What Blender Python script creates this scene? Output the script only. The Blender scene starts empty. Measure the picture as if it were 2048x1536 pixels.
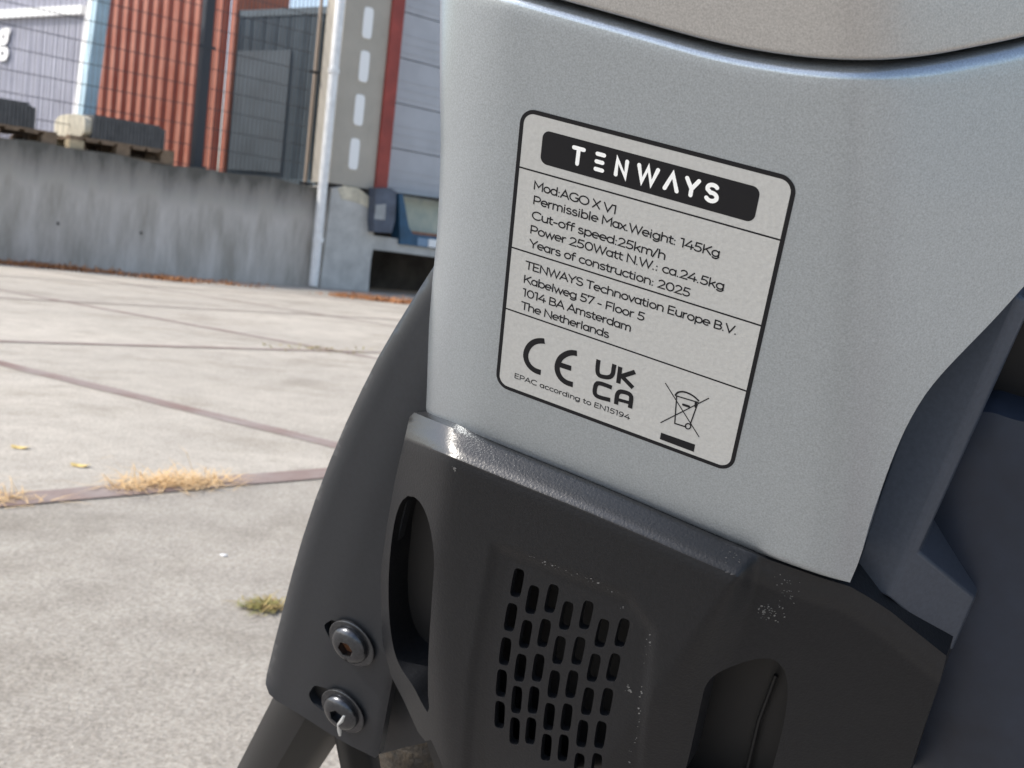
import bpy, bmesh, math, random
import numpy as np
from mathutils import Vector, Matrix
from mathutils.geometry import delaunay_2d_cdt
random.seed(7); rng = np.random.default_rng(7)
R = math.radians
sc = bpy.context.scene
col = sc.collection

# ------------------------------------------------------------------ camera
FPX = 2300.0                      # focal length in pixels of the 2048 px wide photo
CAM_H = 0.48
ROLL = math.atan(0.111)
PITCH = math.atan((768 - (417 + .111*1024))*math.cos(ROLL)/FPX)
cr, sr, cp, sp = math.cos(ROLL), math.sin(ROLL), math.cos(PITCH), math.sin(PITCH)
UPV = np.array([0, sp, cp]); FW = np.array([0, cp, -sp]); XR = np.array([1., 0, 0])
CR = cr*XR + sr*UPV
CU = -sr*XR + cr*UPV
CC = np.array([0, 0, CAM_H])
camd = bpy.data.cameras.new("camera"); cam = bpy.data.objects.new("camera", camd); col.objects.link(cam)
M = Matrix(((CR[0], CU[0], -FW[0], CC[0]), (CR[1], CU[1], -FW[1], CC[1]), (CR[2], CU[2], -FW[2], CC[2]), (0, 0, 0, 1)))
cam.matrix_world = M
camd.sensor_width = 36; camd.lens = FPX/2048*36
camd.clip_start = 0.01; camd.clip_end = 2000
camd.dof.use_dof = True; camd.dof.focus_distance = 0.262; camd.dof.aperture_fstop = 48
sc.camera = cam

# ------------------------------------------------------------------ world, sun, exposure
SUN_AZ = np.array([-1.0, -0.12]); SUN_EL = R(44)
w = bpy.data.worlds.new("World"); sc.world = w; w.use_nodes = True
nt = w.node_tree; bg = nt.nodes["Background"]
sky = nt.nodes.new("ShaderNodeTexSky"); sky.sky_type = 'NISHITA'; sky.sun_disc = False
sky.sun_elevation = SUN_EL; sky.sun_rotation = math.atan2(SUN_AZ[0], SUN_AZ[1])
sky.air_density = 1.0; sky.dust_density = 2.0; sky.ozone_density = 1.0
hsv = nt.nodes.new('ShaderNodeHueSaturation'); hsv.inputs['Saturation'].default_value = .84   # thin white haze
nt.links.new(sky.outputs[0], hsv.inputs['Color']); nt.links.new(hsv.outputs[0], bg.inputs[0]); bg.inputs[1].default_value = 0.15
sl = bpy.data.lights.new("sun", 'SUN'); sl.energy = 2.7; sl.angle = R(0.53); sl.color = (1, .95, .87)
so = bpy.data.objects.new("sun", sl); col.objects.link(so)
sdir = Vector((SUN_AZ[0], SUN_AZ[1], math.tan(SUN_EL)*np.linalg.norm(SUN_AZ))).normalized()
so.rotation_euler = sdir.to_track_quat('Z', 'Y').to_euler(); so.location = (-5, -2, 8)
sc.view_settings.view_transform = 'Standard'; sc.view_settings.look = 'None'
sc.view_settings.gamma = 1; sc.view_settings.exposure = 0.74
sc.cycles.max_bounces = 8

# ------------------------------------------------------------------ geometry of the photo: rays, label plane, wall plane
def ray(x, y):
    d = FW*FPX + CR*(x - 1024) + CU*(768 - y)
    return d/np.linalg.norm(d)
def ground(x, y, z=0.0):
    d = ray(x, y); return CC + d*((z - CC[2])/d[2])
LAB = np.array([[1043, 213], [1598, 357], [1460.5, 944.5], [987.4, 769]], float)
_A = []
for (X, Y), (u_, v_) in zip([(0, 0), (1, 0), (1, 1), (0, 1)], LAB - [1024, 768]):
    _A.append([X, Y, 1, 0, 0, 0, -u_*X, -u_*Y, -u_]); _A.append([0, 0, 0, X, Y, 1, -v_*X, -v_*Y, -v_])
_h = np.linalg.svd(np.array(_A))[2][-1].reshape(3, 3)
_r = np.diag([1/FPX, 1/FPX, 1]) @ _h
_r = _r/np.linalg.norm(_r[:, 0])
if _r[2, 2] < 0: _r = -_r
LW = 62.0                                   # label width, mm
c2w = lambda v: CR*v[0] - CU*v[1] + FW*v[2]
LU = c2w(_r[:, 0]); _v = c2w(_r[:, 1]); LHh = np.linalg.norm(_v)*LW
LV = _v - LU*(_v @ LU); LV /= np.linalg.norm(LV)
LN = np.cross(LU, LV); LN = -LN if LN @ FW > 0 else LN
LO = CC + c2w(_r[:, 2])*LW*1e-3
def F(x, y, h=0.0):                          # pixel -> point on the plane h mm in front of the label plane
    d = ray(x, y); P = LO + LN*h*1e-3
    return CC + d*(((P - CC) @ LN)/(d @ LN))
def uv(x, y):
    p = (F(x, y) - LO)*1e3; return p @ LU, p @ LV
def Lp(u, v, h=0.0): return LO + (LU*u + LV*v + LN*h)*1e-3

W0 = ground(0, 525); W1 = ground(640, 576)
WD = (W1 - W0)/np.linalg.norm(W1 - W0); WB = np.array([-WD[1], WD[0], 0]); WZ = np.array([0, 0, 1.])
def Wp(x, y, k=0.0):                         # pixel -> point on the vertical plane k m behind the dock wall face
    d = ray(x, y); P = W0 + WB*k
    return CC + d*(((P - CC) @ WB)/(d @ WB))
def az(x, y, k=0.0):
    p = Wp(x, y, k) - W0; return p @ WD, p[2]
def Wl(a, k, z): return W0*[1, 1, 0] + WD*a + WB*k + WZ*z

# ------------------------------------------------------------------ object helpers
def tag(o, label=None, cat=None, group=None, kind=None):
    if label: o["label"] = label
    if cat: o["category"] = cat
    if group: o["group"] = group
    if kind: o["kind"] = kind
    return o
OFF = {}
def empty(name, loc, label, cat, group=None):
    o = bpy.data.objects.new(name, None); col.objects.link(o); o.location = loc; o.empty_display_size = .05
    OFF[o.name] = np.array(loc, float)
    return tag(o, label, cat, group)
def mk(name, V, Fc, mat, parent=None, smooth=None, loc=None):
    """V in world coordinates; the object's own origin is its parent's (or loc)."""
    off = np.zeros(3)
    if parent is not None: off = OFF[parent.name]
    elif loc is not None: off = np.array(loc, float)
    me = bpy.data.meshes.new(name)
    V = np.asarray(V, float) - off
    me.from_pydata(V.tolist(), [], [list(map(int, f)) for f in Fc]); me.update()
    bm = bmesh.new(); bm.from_mesh(me); bmesh.ops.recalc_face_normals(bm, faces=bm.faces); bm.to_mesh(me); bm.free()
    if smooth is not None:
        me.shade_smooth() if hasattr(me, "shade_smooth") else None
        me.set_sharp_from_angle(angle=R(smooth))
    o = bpy.data.objects.new(name, me); col.objects.link(o)
    if mat: me.materials.append(mat)
    if parent is not None:
        o.parent = parent
    elif loc is not None: o.location = loc
    OFF[o.name] = off
    return o
def copy_tree(o, parent=None):
    c = o.copy(); col.objects.link(c)
    if parent: c.parent = parent
    for ch in list(o.children): copy_tree(ch, c)
    return c
class MB:
    def __init__(s): s.V = []; s.F = []
    def add(s, V, Fc):
        n = len(s.V); s.V += [np.asarray(v, float) for v in V]; s.F += [[i + n for i in f] for f in Fc]
    def box8(s, p): s.add(p, [[0, 3, 2, 1], [4, 5, 6, 7], [0, 1, 5, 4], [1, 2, 6, 5], [2, 3, 7, 6], [3, 0, 4, 7]])
    def wbox(s, a0, a1, k0, k1, z0, z1):     # box in dock wall axes
        s.box8([Wl(a, k, z) for z in (z0, z1) for a, k in ((a0, k0), (a1, k0), (a1, k1), (a0, k1))])
    def box(s, x0, x1, y0, y1, z0, z1):
        s.box8([(x, y, z) for z in (z0, z1) for x, y in ((x0, y0), (x1, y0), (x1, y1), (x0, y1))])
    def prism(s, P0, P1):                    # two matching polygons
        n = len(P0); s.add(list(P0) + list(P1), [list(range(n))[::-1], list(range(n, 2*n))] + [[i, (i+1) % n, n + (i+1) % n, n + i] for i in range(n)])
    def tube(s, pts, r, n=16, cap=True):
        pts = [np.asarray(p, float) for p in pts]; rs = r if hasattr(r, '__len__') else [r]*len(pts)
        V = []; ref = None
        for i, p in enumerate(pts):
            t = pts[min(i+1, len(pts)-1)] - pts[max(i-1, 0)]; t = t/np.linalg.norm(t)
            if ref is None: ref = np.cross(t, [0, 0, 1.]) if abs(t[2]) < .9 else np.cross(t, [1., 0, 0])
            a = ref - t*(ref @ t); a /= np.linalg.norm(a); b = np.cross(t, a); ref = a
            V += [p + (a*math.cos(q*2*math.pi/n) + b*math.sin(q*2*math.pi/n))*rs[i] for q in range(n)]
        Fc = [[i*n + q, i*n + (q+1) % n, (i+1)*n + (q+1) % n, (i+1)*n + q] for i in range(len(pts)-1) for q in range(n)]
        if cap: Fc += [list(range(n))[::-1], list(range((len(pts)-1)*n, len(pts)*n))]
        s.add(V, Fc)
    def build(s, name, mat, parent=None, smooth=None, loc=None): return mk(name, s.V, s.F, mat, parent, smooth, loc)

# ------------------------------------------------------------------ materials
def mat(name, colr, rough=.6, metal=0.0, nscale=0, namt=.2, col2=None, bscale=0, bump=.2, bdist=.001, spec=.5, coat=0, detail=6, rvar=0):
    m = bpy.data.materials.new(name); m.use_nodes = True; t = m.node_tree; b = t.nodes["Principled BSDF"]
    b.inputs["Base Color"].default_value = (*colr, 1); b.inputs["Roughness"].default_value = rough
    b.inputs["Metallic"].default_value = metal; b.inputs["Specular IOR Level"].default_value = spec
    b.inputs["Coat Weight"].default_value = coat; b.inputs["Coat Roughness"].default_value = .25
    tc = t.nodes.new("ShaderNodeTexCoord")
    if nscale:
        n = t.nodes.new("ShaderNodeTexNoise"); n.inputs["Scale"].default_value = nscale; n.inputs["Detail"].default_value = detail
        n.inputs["Roughness"].default_value = .6
        t.links.new(tc.outputs["Object"], n.inputs["Vector"])
        r = t.nodes.new("ShaderNodeValToRGB"); r.color_ramp.elements[0].position = .3; r.color_ramp.elements[1].position = .7
        c2 = col2 or tuple(c*(1 + namt) for c in colr); c1 = colr if col2 else tuple(c*(1 - namt) for c in colr)
        r.color_ramp.elements[0].color = (*c1, 1); r.color_ramp.elements[1].color = (*c2, 1)
        t.links.new(n.outputs["Fac"], r.inputs[0]); t.links.new(r.outputs[0], b.inputs["Base Color"])
        if rvar:
            mr = t.nodes.new("ShaderNodeMapRange"); mr.inputs[3].default_value = rough - rvar; mr.inputs[4].default_value = rough + rvar
            t.links.new(n.outputs["Fac"], mr.inputs[0]); t.links.new(mr.outputs[0], b.inputs["Roughness"])
    if bscale:
        n2 = t.nodes.new("ShaderNodeTexNoise"); n2.inputs["Scale"].default_value = bscale; n2.inputs["Detail"].default_value = 4
        t.links.new(tc.outputs["Object"], n2.inputs["Vector"])
        bp = t.nodes.new("ShaderNodeBump"); bp.inputs["Strength"].default_value = bump; bp.inputs["Distance"].default_value = bdist
        t.links.new(n2.outputs["Fac"], bp.inputs["Height"]); t.links.new(bp.outputs[0], b.inputs["Normal"])
    return m
def nodes(m): return m.node_tree, m.node_tree.nodes["Principled BSDF"]

def silver_mat(name, colr, rough, metal):
    m = mat(name, colr, rough, metal, nscale=2600, namt=.15, bscale=1900, bump=.4, bdist=.0001, detail=2)
    return m
SILVER = silver_mat("silver_paint", (.405, .448, .488), .31, .84)
SILVER2 = silver_mat("warm_silver_paint", (.452, .447, .441), .36, .75)
BLACK = mat("black_plastic", (.0102, .0110, .0132), .42, 0, nscale=900, namt=.15, bscale=1600, bump=.4, bdist=.0001, rvar=.05, spec=.26)
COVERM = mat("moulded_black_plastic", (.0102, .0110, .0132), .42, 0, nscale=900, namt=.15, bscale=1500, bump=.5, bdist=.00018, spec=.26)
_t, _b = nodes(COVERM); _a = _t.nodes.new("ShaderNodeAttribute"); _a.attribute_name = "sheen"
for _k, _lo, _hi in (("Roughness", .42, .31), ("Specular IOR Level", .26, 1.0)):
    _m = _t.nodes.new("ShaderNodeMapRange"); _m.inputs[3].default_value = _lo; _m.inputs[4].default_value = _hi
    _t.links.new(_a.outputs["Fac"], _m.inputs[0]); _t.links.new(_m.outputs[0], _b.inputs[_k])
PLATE = mat("satin_black_coating", (.019, .0215, .026), .40, 0, nscale=700, namt=.1, bscale=3000, bump=.25, bdist=.00005, spec=.3)
DEEP = mat("shaded_black_plastic", (.012, .012, .013), .6)  # near-black for inner parts and feet; also fills shaded gaps
BLUEM = mat("blue_grey_metal", (.052, .064, .088), .36, .25, nscale=900, namt=.12, bscale=1800, bump=.2, bdist=.0001)
NAVY = mat("navy_paint", (.018, .026, .045), .5, .1, nscale=60, namt=.25, bscale=900, bump=.2, bdist=.0001)
STEEL = mat("black_oxide_steel", (.075, .079, .088), .27, .9, nscale=900, namt=.25, bscale=1200, bump=.25, bdist=.0001)
GLINT = mat("orange_socket_glint", (.20, .085, .04), .5, .5, nscale=1500, namt=.5)  # orange glint in the upper bolt's socket, painted as colour
PAPER = mat("label_film", (.48, .485, .475), .46, .25, nscale=1300, namt=.06, bscale=800, bump=.45, bdist=.00016)
INK = mat("black_ink", (.007, .007, .009), .6, bscale=900, bump=.2, bdist=.0001, spec=.25)
INKW = mat("white_ink", (.86, .87, .86), .5)
LEGM = mat("gloss_black_tube", (.009, .0095, .011), .34, 0, bscale=500, bump=.2, bdist=.0001, spec=.06)
SCUFF = mat("pale_scuffs", (.13, .13, .128), .8, nscale=3000, namt=.4)
RUBBER = mat("muddy_rubber", (.02, .02, .02), .8, nscale=150, col2=(.065, .048, .03), bscale=300, bump=.6, bdist=.003)
CLEAR = mat("dried_glue", (.45, .46, .46), .15, 0, spec=.8)

# ------------------------------------------------------------------ polyline tools
def cat(P, n, closed=False):                # smooth a polyline with Catmull-Rom, n points by arc length
    P = np.asarray(P, float)
    if closed: P = np.vstack([P[-1], P, P[0], P[1]])
    else: P = np.vstack([2*P[0]-P[1], P, 2*P[-1]-P[-2]])
    out = []
    for i in range(1, len(P)-2):
        for q in np.linspace(0, 1, 24, endpoint=False):
            a, b, c, d = P[i-1], P[i], P[i+1], P[i+2]
            out.append(.5*((2*b) + (c-a)*q + (2*a-5*b+4*c-d)*q*q + (3*b-a-3*c+d)*q**3))
    out.append(P[-2]); out = np.array(out)
    L = np.r_[0, np.cumsum(np.linalg.norm(np.diff(out, axis=0), axis=1))]
    s = np.linspace(0, L[-1], n + (1 if closed else 0))
    if closed: s = s[:-1]
    return np.c_[np.interp(s, L, out[:, 0]), np.interp(s, L, out[:, 1])]
def at(P, s):                               # points at parameters s (0..1) of a dense polyline
    q = np.linspace(0, 1, len(P)); return np.c_[np.interp(s, q, P[:, 0]), np.interp(s, q, P[:, 1])]
def pdist(X, P):                            # distance of points X to polyline P
    X = np.asarray(X, float); best = np.full(len(X), 1e9)
    for a, b in zip(P[:-1], P[1:]):
        d = b - a; q = np.clip(((X - a) @ d)/max(d @ d, 1e-9), 0, 1)
        best = np.minimum(best, np.linalg.norm(X - a - q[:, None]*d, axis=1))
    return best
def inside(X, P):
    X = np.asarray(X, float); r = np.zeros(len(X), bool); n = len(P)
    for i in range(n):
        a, b = P[i], P[(i+1) % n]
        c = ((a[1] > X[:, 1]) != (b[1] > X[:, 1]))
        with np.errstate(divide='ignore', invalid='ignore'):
            r ^= c & (X[:, 0] < (b[0]-a[0])*(X[:, 1]-a[1])/(b[1]-a[1]+1e-12) + a[0])
    return r
def xat(P, y):                              # x of a monotone-in-y polyline at y
    P = np.asarray(P, float); return np.interp(y, P[:, 1], P[:, 0])
sstep = lambda x: (lambda t: t*t*(3-2*t))(np.clip(x, 0, 1))
softp = lambda x, wd: wd*np.log1p(np.exp(np.clip(x/wd, -40, 40)))
fillet = lambda d, wd: 1 - np.sqrt(np.clip(1 - np.clip(1 - d/wd, 0, 1)**2, 0, 1))

def coons_solid(name, T, B, L, Rr, hf, sv, tv, mt, parent, back=30., smooth=40, shrink=.94, rimT=0, rimB=0):
    T, B, L, Rr = [cat(p, 240) for p in (T, B, L, Rr)]
    sv = np.asarray(sv); tv = np.asarray(tv); ns, ntt = len(sv), len(tv)
    t_, b_, l_, r_ = at(T, sv), at(B, sv), at(L, tv), at(Rr, tv)
    S, Tt = np.meshgrid(sv, tv)
    P = ((1-Tt)[..., None]*t_[None] + Tt[..., None]*b_[None] + (1-S)[..., None]*l_[:, None] + S[..., None]*r_[:, None]
         - ((1-S)*(1-Tt))[..., None]*T[0] - (S*(1-Tt))[..., None]*T[-1] - ((1-S)*Tt)[..., None]*B[0] - (S*Tt)[..., None]*B[-1])
    P = P.reshape(-1, 2); H = hf(P)
    if rimT: H = H - rimT[0]*fillet(pdist(P, T[::6]), rimT[1])
    if rimB: H = H - rimB[0]*fillet(pdist(P, B[::6]), rimB[1])
    V = [F(x, y, h) for (x, y), h in zip(P, H)]
    idx = lambda i, j: i*ns + j
    Fc = [[idx(i, j), idx(i, j+1), idx(i+1, j+1), idx(i+1, j)] for i in range(ntt-1) for j in range(ns-1)]
    loop = [idx(0, j) for j in range(ns)] + [idx(i, ns-1) for i in range(1, ntt)] + [idx(ntt-1, j) for j in range(ns-2, -1, -1)] + [idx(i, 0) for i in range(ntt-2, 0, -1)]
    V = np.array(V); c = V[loop].mean(0)
    n0 = len(V); lv = V[loop]
    lv2 = lv - LN*back*1e-3; lv2 = lv2 + (c - LN*((c - lv2) @ LN)[:, None]*0 - lv)*(1 - shrink)
    V = np.vstack([V, lv2]); m = len(loop)
    Fc += [[loop[i], loop[(i+1) % m], n0 + (i+1) % m, n0 + i] for i in range(m)] + [list(range(n0, n0+m))]
    return mk(name, V, Fc, mt, parent, smooth)

def cdt_solid(name, outer, holes, hf, mt, parent, step=7, depth=lambda p: 3.0, smooth=35, extra=None):
    """Sheet with holes: triangulated in the picture's plane, lifted onto hf, walls dropped along the normal."""
    dens = lambda P, st: np.vstack([np.linspace(a, b, max(2, int(np.linalg.norm(b-a)/st)+1))[:-1] for a, b in zip(P, np.roll(P, -1, 0))])
    rings = [dens(np.asarray(outer, float), step)] + [np.asarray(hh, float) for hh in holes]
    pts = np.vstack(rings); edges = []; k = 0
    for r_ in rings:
        n = len(r_); edges += [(k+i, k+(i+1) % n) for i in range(n)]; k += n
    x0, y0 = rings[0].min(0); x1, y1 = rings[0].max(0)
    gx, gy = np.meshgrid(np.arange(x0, x1, step), np.arange(y0, y1, step)); gx[1::2] += step/2
    G = np.c_[gx.ravel(), gy.ravel()]
    if extra is not None:
        G = G[[np.min(np.abs(extra - p).sum(1)) > step*.5 for p in G]]; G = np.vstack([G, extra])
    G = G[inside(G, rings[0])]
    for r_ in rings: 
        G = G[pdist(G, np.vstack([r_, r_[:1]])) > step*.45]
    for r_ in rings[1:]: G = G[~inside(G, r_)]
    allp = np.vstack([pts, G])
    vo, eo, fo, *_ = delaunay_2d_cdt([Vector((float(a), float(b))) for a, b in allp], edges, [], 0, 1e-4)
    vo = np.array([[v.x, v.y] for v in vo]); fo = np.array([f for f in fo if len(f) == 3])
    cen = vo[fo].mean(1); ok = inside(cen, rings[0])
    for r_ in rings[1:]: ok &= ~inside(cen, r_)
    fo = fo[ok]
    H = hf(vo); V = [F(x, y, h) for (x, y), h in zip(vo, H)]
    cnt = {}
    for f in fo:
        for a, b in ((f[0], f[1]), (f[1], f[2]), (f[2], f[0])): cnt.setdefault((min(a, b), max(a, b)), []).append((a, b))
    Fc = fo.tolist(); low = {}
    def lo(i):
        if i not in low: low[i] = len(V); V.append(V[i] - LN*depth(vo[i])*1e-3)
        return low[i]
    for e in cnt.values():
        if len(e) == 1: a, b = e[0]; Fc.append([b, a, lo(a), lo(b)])
    return mk(name, V, Fc, mt, parent, smooth)

# ================================================================== SETTING: ground, slabs, steel edging
def tone_mat(name, base, bumpd):
    m = mat(name, base, .85, 0, bscale=0); t, b = nodes(m); tc = t.nodes.new("ShaderNodeTexCoord")
    def noise(s, d=6, r=.6):
        n = t.nodes.new("ShaderNodeTexNoise"); n.inputs["Scale"].default_value = s; n.inputs["Detail"].default_value = d; n.inputs["Roughness"].default_value = r
        t.links.new(tc.outputs["Object"], n.inputs["Vector"]); return n
    def ramp(src, a, c0, bq, c1):
        r = t.nodes.new("ShaderNodeValToRGB"); e = r.color_ramp.elements; e[0].position = a; e[1].position = bq
        e[0].color = (*c0, 1); e[1].color = (*c1, 1); t.links.new(src, r.inputs[0]); return r.outputs[0]
    def mul(a, c, f=1.0):
        x = t.nodes.new("ShaderNodeMix"); x.data_type = 'RGBA'; x.blend_type = 'MULTIPLY'; x.inputs[0].default_value = f
        t.links.new(a, x.inputs[6]); t.links.new(c, x.inputs[7]); return x.outputs[2]
    at_ = t.nodes.new("ShaderNodeAttribute"); at_.attribute_name = "tone"
    big = ramp(noise(.8, 5).outputs["Fac"], .3, tuple(c*.84 for c in base), .7, tuple(c*1.1 for c in base))
    mid = ramp(noise(9, 6, .65).outputs["Fac"], .3, (.84, .83, .82), .68, (1.05, 1.05, 1.04))
    fine = ramp(noise(190, 3, .7).outputs["Fac"], .36, (.70, .68, .66), .64, (1.12, 1.12, 1.12))
    grain = noise(150, 4, .75)
    v = t.nodes.new("ShaderNodeTexVoronoi"); v.inputs["Scale"].default_value = 70; t.links.new(tc.outputs["Object"], v.inputs["Vector"])
    peb = ramp(v.outputs["Distance"], .05, (1.10, 1.10, 1.09), .3, (1, 1, 1))
    stain = ramp(noise(2.1, 7, .68).outputs["Fac"], .50, (1, 1, 1), .66, (.80, .785, .76))      # old oil and damp stains
    c = mul(mul(mul(mul(mul(big, mid), fine), peb), stain), at_.outputs["Color"])
    t.links.new(c, b.inputs["Base Color"])
    bp = t.nodes.new("ShaderNodeBump"); bp.inputs["Strength"].default_value = .8; bp.inputs["Distance"].default_value = bumpd
    t.links.new(grain.outputs["Fac"], bp.inputs["Height"]); t.links.new(bp.outputs[0], b.inputs["Normal"])
    return m
CONC = tone_mat("slab_concrete", (.49, .455, .402), .003)
def set_tone(o, tones):
    a = o.data.attributes.new("tone", 'FLOAT_COLOR', 'CORNER')
    for p, tn in zip(o.data.polygons, tones):
        for li in p.loop_indices: a.data[li].color = (*tn, 1)
g = mk("ground", [(-300, -300, 0), (300, -300, 0), (300, 300, 0), (-300, 300, 0)], [[0, 1, 2, 3]], CONC); set_tone(g, [(.8, .8, .8)]); tag(g, kind="structure")
def gl(p, q):
    P, Q = ground(*p)[:2], ground(*q)[:2]; d = Q - P; return P, d/np.linalg.norm(d)
fa = [gl((0, 1005), (643, 950)), gl((0, 684.5), (756, 706.5)), gl((110, 603), (791, 640))]
fb = [gl((0, 728), (660, 890)), gl((0, 581), (747, 717))]
def shift(l, m): return (l[0] + m*np.array([-l[1][1], l[1][0]]), l[1])
fa = [shift(fa[0], -6.6), shift(fa[0], -4.4), shift(fa[0], -2.2)] + fa + [shift(fa[2], 2.1), shift(fa[2], 3.95)]
fbx = fb[0]; fb = [shift(fb[0], -1.85*i) for i in range(7, 0, -1)] + fb + [shift(fb[1], 1.85*i) for i in range(1, 7)]
def isect(l1, l2):
    A = np.array([l1[1], -l2[1]]).T; s = np.linalg.solve(A, l2[0] - l1[0]); return l1[0] + l1[1]*s[0]
GAP = .012
sv_, sf_, tn_ = [], [], []
for i in range(len(fa)-1):
    for j in range(len(fb)-1):
        q = [isect(shift(fa[i + di], -GAP if di else GAP), shift(fb[j + dj], (-1 if dj else 1)*GAP)) for di, dj in ((0, 0), (1, 0), (1, 1), (0, 1))]
        n = len(sv_); sv_ += [(x, y, .002) for x, y in q]; sf_.append([n, n+1, n+2, n+3])
        tq = random.uniform(.92, 1.06)
        if i == 2: tq = .80                  # the gritty worn slabs nearest the bicycle
        tn_.append((tq, tq*.995, tq*.985))
o = mk("paving", sv_, sf_, CONC); set_tone(o, tn_); tag(o, kind="structure")
RUST = mat("rusty_edge_steel", (.20, .128, .107), .85, 0, nscale=6, col2=(.29, .25, .23), bscale=60, bump=.5, bdist=.004)
mb = MB()
for fam in (fa, fb):
    for i, l in enumerate(fam):
        e = .0045 if fam is fa else .0035
        a, c = l[0] - l[1]*30, l[0] + l[1]*30; n = np.array([-l[1][1], l[1][0]])*((.043 if fam is fa else .034) if i in ((3,) if fam is fa else (7,)) else (.026 if i <= (4 if fam is fa else 8) else .018))
        q = np.arange(0, 60.01, .12); wv_ = rng.uniform(.86, 1.1, (2, len(q)))
        mb.add([(*(a + l[1]*t - n*w_), e) for t, w_ in zip(q, wv_[0])] + [(*(a + l[1]*t + n*w_), e) for t, w_ in zip(q, wv_[1])], [[i_, i_+1, len(q)+i_+1, len(q)+i_] for i_ in range(len(q)-1)])
tag(mb.build("steel_edging", RUST), kind="structure")

# ------------------------------------------------------------------ dock wall and platform
aL = az(-500, 400)[0]; aP = az(652, 480)[0]
WALL_Z = (az(0, 270)[1] + az(640, 370)[1])/2
print("wall z", az(0, 270), az(320, 318), az(640, 372), "pipe a", aP, 'slab', LHh)
def wall_mat():
    m = mat("stained_concrete", (.3, .3, .3), .9); t, b = nodes(m); tc = t.nodes.new("ShaderNodeTexCoord")
    mp = t.nodes.new("ShaderNodeMapping"); t.links.new(tc.outputs["Object"], mp.inputs[0]); mp.inputs["Scale"].default_value = (1, 1, .22)
    n1 = t.nodes.new("ShaderNodeTexNoise"); n1.inputs["Scale"].default_value = 5.5; n1.inputs["Detail"].default_value = 8; n1.inputs["Roughness"].default_value = .65
    t.links.new(mp.outputs[0], n1.inputs["Vector"])
    n2 = t.nodes.new("ShaderNodeTexNoise"); n2.inputs["Scale"].default_value = 14; n2.inputs["Detail"].default_value = 6
    t.links.new(mp.outputs[0], n2.inputs["Vector"])
    r = t.nodes.new("ShaderNodeValToRGB"); e = r.color_ramp.elements
    e[0].position = .34; e[0].color = (.36, .33, .285, 1); e[1].position = .68; e[1].color = (.62, .575, .525, 1)
    t.links.new(n1.outputs["Fac"], r.inputs[0])
    # old damp stain hanging from the coping: height along z, broken up by noise
    sx = t.nodes.new("ShaderNodeSeparateXYZ"); t.links.new(tc.outputs["Object"], sx.inputs[0])
    ad = t.nodes.new("ShaderNodeMath"); ad.operation = 'MULTIPLY_ADD'; ad.inputs[1].default_value = .75
    t.links.new(n1.outputs["Fac"], ad.inputs[0]); t.links.new(sx.outputs["Z"], ad.inputs[2])
    mr = t.nodes.new("ShaderNodeMapRange"); mr.inputs[1].default_value = WALL_Z - .02; mr.inputs[2].default_value = WALL_Z + .36
    t.links.new(ad.outputs[0], mr.inputs[0])
    mx = t.nodes.new("ShaderNodeMix"); mx.data_type = 'RGBA'; t.links.new(mr.outputs[0], mx.inputs[0]); t.links.new(r.outputs[0], mx.inputs[6]); mx.inputs[7].default_value = (.115, .108, .093, 1)
    t.links.new(mx.outputs[2], b.inputs["Base Color"])
    bp = t.nodes.new("ShaderNodeBump"); bp.inputs["Strength"].default_value = .5; bp.inputs["Distance"].default_value = .01
    t.links.new(n2.outputs["Fac"], bp.inputs["Height"]); t.links.new(bp.outputs[0], b.inputs["Normal"])
    return m
WALLM = wall_mat()
mb = MB(); N = 60
for i in range(N):                            # slightly uneven coping
    a0, a1 = aL + (aP - aL)*i/N, aL + (aP - aL)*(i+1)/N
    z0, z1 = [WALL_Z - .02 + .012*math.sin(a*3.1) + .01*math.sin(a*7.7) for a in (a0, a1)]
    mb.box8([Wl(a0, 0, -.05), Wl(a1, 0, -.05), Wl(a1, .3, -.05), Wl(a0, .3, -.05), Wl(a0, 0, z0), Wl(a1, 0, z1), Wl(a1, .3, z1), Wl(a0, .3, z0)])
dw = mb.build("dock_wall", WALLM); tag(dw, "long low grey concrete dock wall with dark damp stains along its top", "wall")
for px in ((116, 447), (282, 466)):
    a_, z_ = az(*px); mb = MB(); P = [(a_ + .014*math.cos(q), z_ + .017*math.sin(q)) for q in np.linspace(0, 2*math.pi, 14, endpoint=False)]
    mb.prism([Wl(a, -.003, z) for a, z in P], [Wl(a, .004, z) for a, z in P]); mb.build("tie_hole", mat("dark_hole", (.09, .085, .08), .9), dw)
mb = MB(); mb.wbox(aL, aP, .302, 40, -.05, WALL_Z - .035); mb.wbox(aP + .001, aP + 14, 1.5, 40, -.05, WALL_Z - .035)
tag(mb.build("platform", WALLM), kind="structure")

# ------------------------------------------------------------------ downpipe
ZINC = mat("pale_zinc", (.80, .80, .79), .42, .15, nscale=12, namt=.12, bscale=20, bump=.2, bdist=.004)
def pxpipe(k, pts): return [Wp(x, y, k) for x, y in pts]
mb = MB(); b0 = az(626, 574, -.09); tpt = az(690, 0, -.09)
mb.tube([Wl(b0[0], -.09, .02), Wl(b0[0] + .01, -.09, 1.6), Wl(b0[0] + .02, -.09, 6.4)], .052, 20)
pp = mb.build("drainpipe", ZINC, None, 40); tag(pp, "pale metal drainpipe running down the corner between dock wall and warehouse", "drainpipe")
for z in (.5, 2.3, 4.6):
    mb = MB(); mb.tube([Wl(b0[0] + .012, -.09, z), Wl(b0[0] + .012, -.09, z + .05)], .062, 20); mb.build("pipe_clip", ZINC, pp, 40)

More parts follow.
